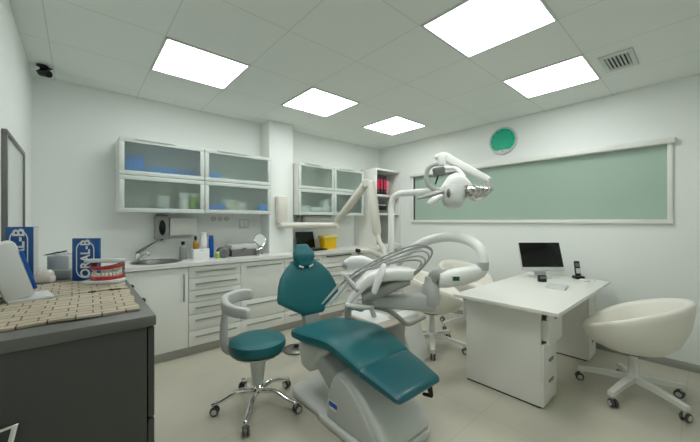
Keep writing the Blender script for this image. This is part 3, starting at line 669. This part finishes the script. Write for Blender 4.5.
# ------------------------------------------------------------------ operator's stool
st = thing('operator_stool', (.952, 2.07, 0), 'teal operator stool with grey curved arm support and chrome five star base', 'stool')
link('seat', MB().lathe([(0, .395), (.155, .395), (.178, .402), (.19, .42), (.193, .445), (.187, .47), (.168, .483), (.10, .489), (0, .489)], 44), 'teal', st)
link('seat_pan', MB().lathe([(0, .37), (.10, .37), (.165, .38), (.18, .394), (0, .394)], 36), 'lgrey', st)
link('gas_column', MB().lathe([(0, .12), (.036, .12), (.036, .16), (.058, .34), (.06, .37), (0, .37)], 24), 'basegrey', st)
link('hub', MB().lathe([(0, .105), (.04, .105), (.046, .12), (.046, .15), (.036, .16), (0, .16)], 24), 'chrome', st)
def caster(parent, x, y, a, r=.026, hz=.055, m='caster'):
    c = link('caster', MB(), m, parent)     # replaced below by wheel mesh
    return c
def star_base(root, n, rad, a0, hub_z, mleg, tubr, high=.0, wheel=.029, arcleg=True, mrim='casterrim'):
    for k in range(n):
        a = a0 + 2*PI*k/n; ca, sa = math.cos(a), math.sin(a)
        P = lambda r, z: (ca*r, sa*r, z)
        if arcleg: lg = MB().tube([P(.03, hub_z), P(rad*.45, hub_z+.012), P(rad*.8, hub_z-.03), P(rad, wheel*2+.016)], [tubr*1.25, tubr*1.1, tubr, tubr*.95], 12, 5, flat=.8)
        else:
            lg = MB().loft([[Vector(P(r_, z_)) + Vector((-sa, ca, 0))*w_*sx + Vector((0, 0, 1))*h_*sz for sx, sz in ((-1, -1), (1, -1), (1, 1), (-1, 1))] for r_, z_, w_, h_ in ((.02, hub_z, .024, .022), (rad*.5, hub_z-.008, .022, .018), (rad+.02, hub_z-.034, .019, .014))])
        leg = link('leg', lg, mleg, root, ang=60 if arcleg else 30)
        za = wheel*2+.016
        t = R(37*k+20); d = Vector((math.cos(a+t), math.sin(a+t), 0)); q = Vector((-d.y, d.x, 0)); c = Vector(P(rad, wheel)) + d*.012
        cs = link('caster', MB().cyl(c-q*.022, c-q*.006, wheel, n=18, bev=.004).cyl(c+q*.006, c+q*.022, wheel, n=18, bev=.004), 'caster', leg)
        link('caster_hood', MB().cyl(c-q*.0245, c-q*.0222, wheel*.62, n=16).cyl(c+q*.0222, c+q*.0245, wheel*.62, n=16).cyl(c-q*.02, c+q*.02, .006, n=10)
             .cyl((P(rad, 0)[0], P(rad, 0)[1], wheel), P(rad, za+.004), .008, n=10), mrim, leg)
star_base(st, 5, .29, R(-129), .118, 'chrome', .019)
# arm support: upright at the left, C-shaped band
post = [(-.10, .10, .38), (-.15, .15, .385), (-.172, .172, .44), (-.172, .172, .58), (-.16, .16, .71)]
link('support_post', MB().tube([Vector(p) for p in post], [.03, .034, .036, .034, .03], 14, 5, flat=.75), 'lgrey', st)
band = [(-.02, -.215, .63), (-.11, -.18, .635), (-.185, -.10, .64), (-.225, 0, .655), (-.20, .11, .66), (-.15, .175, .66), (-.10, .205, .655)]
RB = Matrix.Translation((.0, .0, .085)) @ Matrix.Rotation(R(-37), 4, 'Z')
A, W = spline([RB @ Vector(p) for p in band], [.026, .028, .03, .034, .034, .034, .03], 6)
rg = []
for i, p in enumerate(A):
    d = (A[min(i+1, len(A)-1)]-A[max(i-1, 0)]).normalized(); u = Vector((0, 0, 1)); x = d.cross(u).normalized()
    rg.append([p + x*a + u*b for a, b in sup(20, .024, W[i]*1.3, 3.5)])
for sgn, idx in ((-1, 0), (1, -1)):
    base = rg[idx]; c = sum(base, Vector())/len(base); d = (A[idx]-A[idx+ (1 if idx == 0 else -1)]).normalized()
    ext = [[c+(p-c)*f+d*g for p in base] for f, g in ((.8, .012), (.4, .018))]
    rg = ext[::-1]+rg if idx == 0 else rg+ext
link('arm_support', MB().loft(rg), 'lgrey', st)

# ------------------------------------------------------------------ dental unit: tower, column, swinging arm, instrument head
du = thing('dental_unit', (2.3, 1.95, 0), 'white dental delivery unit with swinging arm, hoses and instrument head beside the dental chair', 'dental unit')
link('tower', MB().loft([[(x, y, z) for x, y in rrect(x0, y0, x1, y1, .02, 3)] for x0, y0, x1, y1, z in ((2.27, 1.735, 2.54, 1.975, 0), (2.27, 1.735, 2.54, 1.975, .02), (2.2, 1.83, 2.48, 1.975, .41), (2.21, 1.84, 2.47, 1.965, .42))]), 'dental', du, True, ang=30)
link('tower_seam', MB().box((2.398, 1.70, 0), (2.401, 1.71, .40), mtx=Matrix.Identity(4)).shift(Matrix.Translation((2.4, 1.7345, .012)) @ Matrix.Rotation(R(-13.7), 4, 'X') @ Matrix.Translation((-2.42, -1.70, 0))), 'lgrey', du, True)
link('lower_body', MB().box((2.0, 1.80, .05), (2.26, 2.35, .40), .03).box((2.03, 1.83, 0), (2.26, 2.3, .05)), 'dentgrey', du, True)
sh = link('side_tray', MB().box((1.90, 1.75, .402), (2.19, 2.3, .42), .008), 'tan', du, True)
link('tray_sheet', MB().box((1.93, 1.86, .4205), (2.17, 2.28, .4225), .0008), 'paper', sh, True)
link('console_arm', MB().tube([(1.579, 1.568, 0.694), (1.710, 1.533, 0.649), (1.864, 1.558, 0.553), (2.036, 1.607, 0.457), (2.277, 1.622, 0.462)], [.018, .02, .02, .02, .018], 12, 5), 'dentgrey', du, True)
link('column', MB().tube([(2.14, 1.88, .40), (2.14, 1.88, 1.0), (2.14, 1.88, 1.40)], .0275, 18).tube([(2.14, 1.88, 1.38), (2.14, 1.88, 1.44), (2.144, 1.862, 1.50), (2.152, 1.81, 1.538), (2.165, 1.73, 1.545), (2.20, 1.50, 1.545), (2.215, 1.38, 1.545)], .027, 18, 5), 'dental', du, True)
link('swing_arm', MB().tube([(1.953, 1.773, 0.762), (2.013, 1.694, 0.958), (2.069, 1.512, 1.115), (2.086, 1.297, 1.179), (2.084, 1.127, 1.168), (2.056, 1.018, 1.116), (2.038, 0.981, 1.040), (2.028, 0.977, 0.988)], [.034, .037, .036, .036, .036, .036, .035, .034], 18, 6), 'dental', du, True)
link('arm_collar', MB().cyl((2.028, 0.977, 1.028), (2.028, 0.977, 0.974), .038, .036), 'lgrey', du, True)
hx = Vector((.753, -.658, 0)); hf = Vector((.658, .753, 0)); up = Vector((0, 0, 1))
def ctrl(ts):
    rings = []
    for u, a, b, dz in ts:
        c = Vector((1.932, 1.074, 0.926)) + hx*u + up*(dz*1.5+.075*u)
        rings.append([c + hf*p + up*q for p, q in sup(24, a, b, 2.4)])
    return MB().loft(rings)
hb = link('control_head', ctrl([(-.155, .03, .035, -.006), (-.15, .045, .05, -.006), (-.10, .056, .058, -.003), (0, .058, .06, .004), (.09, .05, .052, .012), (.14, .036, .038, .018), (.165, .02, .022, .024), (.17, .006, .006, .026)]), 'dental', du, True, ang=60)
dsp = Matrix.Translation(Vector((1.887, 1.113, 0.926)) - hf*.0595) @ Matrix.Rotation(R(-41.17), 4, 'Z')
link('display', MB().box((-.022, -.004, -.014), (.022, .004, .014), .002, mtx=dsp), 'lcd', hb, True)
link('display_bezel', MB().box((-.028, -.002, -.02), (.028, .006, .02), .003, mtx=dsp), 'paper', hb, True)
link('joint', MB().lathe([(0, -.10), (.05, -.10), (.056, -.09), (.056, .03), (.045, .045), (.04, .09), (0, .095)], 28, Matrix.Translation((1.810, 1.233, 0.831))), 'lgrey', du, True)
link('joint_neck', MB().tube([(1.810, 1.233, 0.871), (1.827, 1.205, 0.928), (1.861, 1.149, 0.924)], [.04, .045, .05], 16, 4), 'dentgrey', du, True)
B1, B2 = Vector((1.816, 1.229, 0.749)), Vector((1.491, 1.578, 0.729))
dd = (B2-B1).normalized(); sd = dd.cross(up).normalized()
link('beam', MB().loft([[B1+dd*t*(B2-B1).length + sd*p + up*(q+o) for p, q in sup(20, .045, h, 5)] for t, h, o in ((-.04, .05, 0), (.0, .062, 0), (.4, .05, .006), (.9, .034, .012), (1.0, .02, .02))]), 'lgrey', du, True)
# instrument head: white bridge sloping down to the tip
def head_sec(pts, wdt, e=4):
    rings = []
    for p, h in pts: rings.append([Vector(p) + hf*a + up*b for a, b in sup(22, wdt, h, e)])
    return MB().loft(rings)
ih = link('instrument_head', head_sec([((1.375, 1.614, 0.749), .012), ((1.385, 1.605, 0.763), .026), ((1.426, 1.569, 0.831), .05), ((1.483, 1.520, 0.905), .05), ((1.549, 1.461, 0.936), .042), ((1.631, 1.390, 0.946), .043), ((1.698, 1.332, 0.946), .042), ((1.708, 1.323, 0.946), .034)], .09), 'dental', du, True, ang=50)
link('under_tray', head_sec([((1.464, 1.549, 0.787), .03), ((1.557, 1.468, 0.828), .045), ((1.634, 1.401, 0.869), .035), ((1.701, 1.342, 0.897), .025)], .08), 'dentgrey', ih, True)
link('head_rim', MB().tube([(1.322, 1.541, 0.753), (1.399, 1.500, 0.734), (1.494, 1.483, 0.720)], [.016, .018, .016], 10, 3), 'basegrey', ih, True)
link('handle_paddle', MB().tube([(1.473, 1.355, 1.019), (1.447, 1.365, 0.951), (1.418, 1.390, 0.849)], [.026, .042, .032], 14, 4, flat=.4), 'dental', ih, True)
HOSE = [[(1.339, 1.804, 0.682), (1.424, 1.704, 0.823), (1.544, 1.572, 0.968), (1.688, 1.42, 1.069), (1.787, 1.307, 1.12), (1.828, 1.245, 1.101), (1.822, 1.249, 1.046), (1.755, 1.308, 0.963), (1.719, 1.34, 0.909)],
        [(1.348, 1.757, 0.704), (1.426, 1.662, 0.843), (1.544, 1.533, 0.973), (1.675, 1.391, 1.052), (1.757, 1.293, 1.095), (1.787, 1.241, 1.077), (1.781, 1.245, 1.022), (1.72, 1.299, 0.955), (1.685, 1.33, 0.907)],
        [(1.356, 1.71, 0.726), (1.422, 1.626, 0.856), (1.533, 1.502, 0.97), (1.652, 1.372, 1.035), (1.722, 1.284, 1.064), (1.746, 1.236, 1.046), (1.736, 1.245, 1.0), (1.681, 1.293, 0.946), (1.646, 1.324, 0.906)],
        [(1.323, 1.819, 0.703), (1.397, 1.727, 0.837), (1.512, 1.6, 0.968), (1.667, 1.438, 1.083), (1.772, 1.32, 1.134), (1.817, 1.254, 1.121), (1.833, 1.24, 1.073), (1.781, 1.285, 0.977), (1.729, 1.331, 0.915)],
        [(1.364, 1.743, 0.74), (1.426, 1.662, 0.871), (1.523, 1.551, 0.966), (1.665, 1.4, 1.017), (1.726, 1.32, 1.033), (1.751, 1.272, 1.022), (1.736, 1.285, 0.975), (1.69, 1.325, 0.928), (1.654, 1.357, 0.9)]]
for i, P in enumerate(HOSE):
    link('hose', MB().tube(P[1:], .0062, 10, 6), 'hose', ih, True)
    a, b = Vector(P[0]), Vector(P[1]); c = a+(b-a)*.45
    hp = link('handpiece', MB().tube([a+(b-a)*.02, c, b, b+(b-a)*.12], [.005, .008, .009, .007], 12), 'alu' if i % 2 else 'dental', ih, True)
link('holder_bar', MB().tube([(1.427, 1.675, 0.905), (1.393, 1.572, 0.875), (1.377, 1.505, 0.848)], [.016, .02, .016], 10, 3), 'hose', ih, True)

# ------------------------------------------------------------------ operating lamp carried by the column
ol = thing('operating_lamp', (2.213, 1.385, 1.541), 'white dental operating lamp with folding arm and two reflectors in front of the frosted window', 'lamp')
link('swivel', MB().cyl((2.195, 1.401, 1.541), (2.244, 1.359, 1.541), .034, n=18, bev=.006), 'lgrey', ol, True)
link('loop_arm', MB().tube([(2.219, 1.380, 1.541), (2.130, 1.432, 1.555), (2.074, 1.454, 1.616), (2.063, 1.437, 1.699), (2.078, 1.397, 1.735), (2.119, 1.362, 1.747)], [.018, .018, .018, .018, .017, .016], 12, 5), 'lgrey', ol, True)
link('arm_head', MB().box((-.03, -.03, -.045), (.03, .03, .045), .01, mtx=Matrix.Translation((2.125, 1.356, 1.774)) @ Matrix.Rotation(R(-41), 4, 'Z')).tube([(2.102, 1.377, 1.797), (2.137, 1.346, 1.809), (2.172, 1.316, 1.797)], [.022, .028, .024], 12, 3), 'dental', ol, True)
SA, SB = Vector((2.154, 1.331, 1.789)), Vector((2.340, 1.088, 1.611)); sdv = (SB-SA).normalized(); sq = sdv.cross(hf).normalized()
link('spring_arm', MB().loft([[SA+(SB-SA)*t + hf*a + sq*b for a, b in sup(18, .026, h, 4)] for t, h in ((0, .03), (.05, .034), (.5, .03), (.95, .026), (1, .02))]), 'dental', ol, True)
link('wrist', MB().cyl((2.340, 1.088, 1.626), (2.340, 1.088, 1.542), .026, n=18, bev=.006).tube([(2.340, 1.088, 1.550), (2.254, 1.124, 1.532), (2.159, 1.168, 1.544)], [.018, .017, .02], 12, 4), 'lgrey', ol, True)
sw = link('switch_box', MB().box((-.042, -.03, -.03), (.042, .03, .036), .012, mtx=Matrix.Translation((2.061, 1.333, 1.671)) @ Matrix.Rotation(R(-41), 4, 'Z') @ Matrix.Rotation(R(-10), 4, 'Y')), 'wframe', ol, True)
link('switch_lever', MB().tube([(2.029, 1.321, 1.636), (2.006, 1.327, 1.575)], [.007, .005], 8), 'black', sw, True)
link('box_bracket', MB().tube([(2.095, 1.303, 1.701), (2.130, 1.232, 1.689), (2.142, 1.182, 1.632)], [.016, .018, .02], 12, 4), 'dental', ol, True)
LC = Vector((2.072, 1.190, 1.547))
hh = MB()
rings = []
for u, a, b, dz in ((-.125, .01, .012, -.03), (-.11, .028, .03, -.022), (-.06, .05, .062, .02), (-.01, .064, .075, .03), (.04, .06, .07, .018), (.085, .04, .045, -.002), (.11, .02, .02, -.01), (.116, .006, .006, -.012)):
    rings.append([LC + hx*u + up*(dz) + hf*p + up*q for p, q in sup(24, a, b, 2.2)])
link('lamp_housing', hh.loft(rings), 'dental', ol, True, ang=60)
lb_ = link('lamp_barrel', MB().lathe([(0, -.12), (.035, -.116), (.06, -.102), (.074, -.075), (.079, -.02), (.07, .03), (.03, .045), (0, .045)], 30, Matrix.Translation((2.001, 1.173, 1.505)) @ Matrix.Rotation(R(14), 4, 'Y')), 'basegrey', ol, True, ang=50)
link('barrel_recess', MB().ball(Vector((1.913, 1.163, 1.492)), (.012, .02, .032), Matrix.Rotation(R(-41), 4, 'Z')), 'wframe', lb_, True)
for (pa, pb, nm) in (((1.937, 1.228, 1.505), (1.772, 1.320, 1.453), 'left'), ((2.089, 1.122, 1.521), (2.228, 1.000, 1.535), 'right')):
    a, b = Vector(pa), Vector(pb); d = (b-a).normalized(); q = d.cross(hf).normalized()
    fl = 1
    sec = ((0, .034), (.15, .042), (.6, .03), (.95, .012), (1, .004)) if nm == 'left' else ((0, .02), (.3, .018), (.8, .012), (1, .005))
    link('grip', MB().loft([[a+(b-a)*t + hf*(h*1.3*math.cos(2*PI*k/16)) + q*(h*.55*math.sin(2*PI*k/16)) for k in range(16)] for t, h in sec]), 'dentgrey', ol, True)
link('hand_grip', MB().tube([(1.888, 1.205, 1.472), (1.834, 1.225, 1.444), (1.805, 1.238, 1.422)], [.016, .024, .02], 14, 3), 'dental', ol, True)
# right reflector: ribbed shell
rr = link('reflector', MB().loft([[Vector((2.113, 1.075, 1.505)) + hx*u + up*(dz) + hf*p + up*qq for p, qq in sup(24, a, b, 2.2)] for u, a, b, dz in ((-.09, .02, .02, .012), (-.07, .055, .042, .008), (-.01, .065, .056, -.012), (.05, .055, .046, -.008), (.10, .03, .024, .008), (.125, .006, .006, .014))]), 'lens', ol, True, ang=60)
for k in range(5):
    c = Vector((2.113, 1.075, 1.505)) + hx*(-.055+.032*k); s_ = (.050, .062, .066, .06, .046)[k]
    link('rib', MB().tube([c + hf*(-s_*1.05*math.cos(t)) + up*(s_*.86*math.sin(t)-.002) + hx*.018*math.sin(t) for t in [R(-85+170*j/10) for j in range(11)]], .0026, 8), 'lgrey', rr, True)

# ------------------------------------------------------------------ x-ray unit on the pillar
xr = thing('xray_unit', (1.92, 3.555, 1.2), 'ivory dental x-ray unit with folding arm mounted on the white pillar', 'x-ray unit')
cb = link('control_box', MB().box((1.86, 3.475, 1.275), (1.998, 3.5535, 1.61), .012), 'xray', xr, True)
link('box_panel', MB().box((1.875, 3.471, 1.30), (1.98, 3.4755, 1.585), .002), 'xray', cb, True)
link('wall_bracket', MB().box((1.885, 3.43, 1.205), (2.0, 3.5535, 1.277), .012), 'xray', xr, True)
E1, E2, E3 = (2.57, 3.19, 1.245), (2.523, 2.603, 1.736), (2.71, 2.60, 1.12)
link('wall_arm', MB().tube([(1.91, 3.45, 1.245), (2.2, 3.335, 1.245), E1], [.042, .042, .042], 16, flat=.9), 'xray', xr, True)
link('elbow', MB().cyl((E1[0], E1[1], 1.20), (E1[0], E1[1], 1.335), .046, n=20, bev=.008), 'xray', xr, True)
link('lower_arm', MB().tube([(2.57, 3.185, 1.30), E2], [.05, .046], 16), 'xray', xr, True)
link('arm_joint', MB().cyl(Vector(E2)-hf*.05, Vector(E2)+hf*.05, .05, n=20, bev=.01), 'xray', xr, True)
F1, F2 = Vector((2.552, 2.550, 1.727)), Vector((2.532, 2.435, 1.176))
link('upper_arm', MB().tube([Vector(E2), F1, F1+(F2-F1)*.15, F2], [.045, .05, .055, .05], 16), 'xray', xr, True)
link('yoke', MB().tube([(2.532, 2.435, 1.188), (2.521, 2.378, 1.056), (2.526, 2.308, 0.962), (2.480, 2.281, 0.859), (2.410, 2.303, 0.799)], [.028, .026, .03, .032, .03], 14, 5), 'xray', xr, True)
link('cone', MB().tube([(2.494, 2.309, 0.899), (2.348, 2.331, 0.972), (2.218, 2.378, 0.987)], [.028, .027, .024], 14, 3), 'xray', xr, True)
link('cone_tip', MB().cyl((2.218, 2.378, 0.987), (2.170, 2.380, 0.995), .021, n=16), 'black', xr, True)
# white covered suction block on its own bracket
ab = link('suction_cover', MB().loft([[Vector((1.863, 2.024, 0.929)) + hx*u + up*dz + hf*p + up*q for p, q in sup(20, a, b, 2.6)] for u, a, b, dz in ((-.135, .03, .02, -.022), (-.12, .045, .035, -.012), (-.06, .06, .052, .008), (.03, .065, .055, .012), (.10, .06, .045, 0), (.15, .03, .025, -.015))]), 'paper', du, True)
link('dark_nozzle', MB().cyl((1.777, 2.072, 0.906), (1.741, 2.091, 0.925), .034, .026, n=18), 'hose', ab, True)
link('suction_tray', MB().loft([[Vector((1.843, 2.028, 0.834)) + hx*x*s_ + hf*y*s_ + up*z for x, y in sup(24, .14, .09, 4)] for s_, z in ((.9, 0), (1, .006), (1, .014), (.96, .016))]), 'dental', du, True)
link('suction_stem', MB().tube([(1.884, 2.046, 0.845), (1.924, 2.037, 0.698), (1.99, 2.02, .60), (2.05, 2.0, .40)], [.02, .02, .022, .025], 12, 5), 'lgrey', du, True)

# ------------------------------------------------------------------ desk
dx0, dx1, dy0, dy1, dz = 2.255, 3.84, .605, 1.325, .722
dk = thing('desk', (3.05, .96, 0), 'white desk with two drawer pedestals by the right wall', 'desk')
link('desktop', MB().box((dx0, dy0, dz-.026), (dx1, dy1, dz), .003), 'desk', dk, True)
def pedestal(x0, x1, y0, y1, top_open):
    p = link('pedestal', MB().box((x0, y0+.018, .012), (x0+.018, y1, dz-.0265), .001).box((x1-.018, y0+.018, .012), (x1, y1, dz-.0265), .001).box((x0+.018, y1-.018, .012), (x1-.018, y1, dz-.0265))
             .box((x0+.018, y0+.02, .012), (x1-.018, y1-.018, .05)).box((x0+.018, y0+.33, dz-.06), (x1-.018, y1-.018, dz-.0265)), 'desk', dk, True)
    link('foot_rail', MB().box((x0+.004, y0+.022, 0), (x1-.004, y1-.004, .012)), 'black', p, True)
    for k, (za, zb) in enumerate(((.015, .19), (.194, .445), (.449, .648))):
        o = .035 if (k == 2 and top_open) else 0
        d = MB().box((x0, y0-o, za), (x1, y0-o+.0175, zb), .002)
        d.box((x0+.024, y0-o+.0175, za+.02), (x1-.024, y0-o+.35, za+.03)).box((x0+.024, y0-o+.0175, za+.03), (x0+.034, y0-o+.35, zb-.04)).box((x1-.034, y0-o+.0175, za+.03), (x1-.024, y0-o+.35, zb-.04))
        dr = link('drawer', d, 'desk', p, True)
        xm = (x0+x1)/2
        link('pull', MB().loft([[(x, y0-o-.0005-yy, (.175, .322, zb-.014)[k]-zz) for x, zz in ((xm-.045, 0), (xm+.045, 0), (xm+.035, .018), (xm-.035, .018))] for yy in (0, .009)]), 'handle' if not (k == 2 and top_open) else 'wframe', dr, True, ang=20)
pedestal(2.41, 2.69, .735, 1.30, True)
pedestal(3.545, 3.805, .71, 1.30, False)
tz = dz+.0005
# monitor
mo = thing('computer_monitor', (3.56, 1.10, tz), 'white framed computer monitor with dark screen on the desk', 'monitor', rz=R(-41.17))
TT = Matrix.Translation((0, -.01, .10)) @ Matrix.Rotation(R(-17), 4, 'X')
link('case', MB().box((-.212, -.004, -.028), (.218, .022, .268), .008, mtx=TT), 'card', mo)
link('screen', MB().box((-.206, -.0062, .010), (.212, -.0035, .263), .0005, mtx=TT), 'screen', mo)
link('stand_neck', MB().box((-.06, .022, .0), (.06, .034, .16), .004, mtx=Matrix.Translation((0, -.0, .012)) @ Matrix.Rotation(R(-12), 4, 'X')), 'card', mo)
link('stand_foot', MB().prism(rrect(-.085, -.05, .085, .12, .03), .01, .003), 'card', mo)
cr = thing('card_reader', (3.33, 1.03, tz), 'small black card reader in front of the monitor', 'card reader', rz=R(-41))
link('case', MB().box((-.036, -.02, 0), (.036, .02, .062), .008), 'black', cr); link('slot_panel', MB().box((-.03, -.0212, .03), (.03, -.0195, .054), .0005), 'wframe', cr)
ph = thing('cordless_phone', (3.775, .845, tz), 'black cordless phone standing in its charger on the desk', 'phone', rz=R(-50))
link('charger_base', MB().prism(rrect(-.042, -.045, .042, .04, .015), .03, .008), 'black', ph)
link('handset', MB().box((-.025, -.012, 0), (.025, .012, .155), .009, mtx=Matrix.Translation((0, .0, .022)) @ Matrix.Rotation(R(-12), 4, 'X')), 'black', ph)
link('keypad', MB().box((-.019, -.0138, .03), (.019, -.0115, .08), .001, mtx=Matrix.Translation((0, .0, .022)) @ Matrix.Rotation(R(-12), 4, 'X')), 'lgrey', ph)
link('display', MB().box((-.018, -.0138, .095), (.018, -.0115, .13), .001, mtx=Matrix.Translation((0, .0, .022)) @ Matrix.Rotation(R(-12), 4, 'X')), 'wframe', ph)
nb = thing('notepad', (3.13, .85, tz), 'white notepad lying on the desk in front of the monitor', 'notepad', rz=R(6))
link('pages', MB().box((-.10, -.07, 0), (.10, .07, .014), .002), 'paper', nb); link('dark_edge', MB().box((-.101, -.0715, .002), (-.04, -.0705, .010)), 'black', nb)
link('cover', MB().box((-.10, -.07, .0142), (.10, .07, .016), .0005), 'card', nb)
pc = thing('cable_puck', (3.665, .775, tz), 'small white cable puck in front of the black phone', 'puck'); link('puck', MB().lathe([(0, 0), (.04, 0), (.042, .01), (.03, .018), (0, .018)], 24), 'paper', pc)
link('cable', MB().tube([(.03, -.02, .006), (.05, -.05, .004), (.02, -.09, .004)], .0035, 8, 4), 'paper', pc)

# ------------------------------------------------------------------ cream tub chairs
def tub_chair(lb, loc, rz, lift=0.0, a0=0.0, rimexp=.9):
    t = thing('tub_chair', loc, lb, 'chair', 'cream tub chairs around the desk', rz)
    n = 56; rings = []
    zb = .335+lift; front, back = .475+lift, .75+lift
    def rim(a): s_ = (1-math.cos(a))/2; return front + (back-front)*(s_**rimexp)
    def pt(a, r, z): return (r*math.cos(a), r*math.sin(a)*1.0, z)
    # front of the chair is local +X
    prof_o = [(.0, 0), (.10, 0), (.18, .06), (.245, .22), (.288, .52), (.305, .84), (.304, .95)]
    prof_i = [(.292, 1.0), (.268, .985), (.25, .91), (.238, .6), (.22, .38)]
    b = bmesh.new(); V = []
    for r, f in prof_o[1:]+prof_i:
        V.append([b.verts.new(pt(2*PI*k/n, r*(1.0+.05*f*(1-math.cos(2*PI*k/n))/2), zb + f*(rim(2*PI*k/n)-zb))) for k in range(n)])
    for A, B in zip(V, V[1:]):
        for k in range(n): b.faces.new((A[k], A[(k+1) % n], B[(k+1) % n], B[k]))
    b.faces.new(V[0][::-1]); b.faces.new(V[-1]); bmesh.ops.recalc_face_normals(b, faces=b.faces)
    link('shell', MB()._add(b), 'cream', t, ang=75)
    cz = .385+lift
    link('cushion', MB().lathe([(0, cz), (.19, cz), (.23, cz+.02), (.238, cz+.055), (.225, cz+.085), (.17, cz+.098), (0, cz+.103)], 40).shift(Matrix.Translation((.035, 0, 0))), 'cream', t, ang=70)
    link('column', MB().lathe([(0, .12), (.03, .12), (.03, .25), (.024, .25), (.024, zb), (0, zb)], 20), 'creambase', t)
    link('seat_plate', MB().lathe([(0, zb-.018), (.09, zb-.018), (.10, zb-.001), (0, zb-.001)], 24), 'wframe', t)
    link('hub', MB().lathe([(0, .1), (.034, .1), (.038, .112), (.038, .15), (.03, .16), (0, .16)], 20), 'creambase', t)
    star_base(t, 5, .315, a0, .125, 'creambase', .016, arcleg=False)
    return t
tub_chair('cream leather tub chair on the near right side of the desk', (3.13, .36, 0), R(98), 0, R(94-98), .72)
tub_chair('cream leather tub chair behind the dental unit, left of the desk', (2.745, 1.86, 0), R(-62), .04, R(-72+62), .6)
tub_chair('cream leather tub chair by the right wall, seen behind the white control head', (3.56, 1.93, 0), R(-105), .045, R(88+105), .6)

# ------------------------------------------------------------------ camera and render view
cam = bpy.data.objects.new('camera', bpy.data.cameras.new('camera')); C.objects.link(cam)
cam.location = (0, 0, 1.30); cam.rotation_euler = (R(90), 0, R(-41.17)); cam.data.lens = 36*311.6/700; cam.data.sensor_width = 36; cam.data.clip_start = .02
sc.camera = cam
wd = bpy.data.worlds.new('room'); sc.world = wd; wd.use_nodes = True
wd.node_tree.nodes['Background'].inputs[0].default_value = (.5, .52, .5, 1); wd.node_tree.nodes['Background'].inputs[1].default_value = .0
sc.view_settings.view_transform = 'Standard'; sc.view_settings.look = 'None'; sc.view_settings.gamma = 1; sc.view_settings.use_curve_mapping = False
sc.view_settings.exposure = 0.36
sc.cycles.use_denoising = True
sc.cycles.max_bounces = 10; sc.cycles.diffuse_bounces = 5; sc.cycles.transmission_bounces = 8; sc.cycles.sample_clamp_indirect = 4
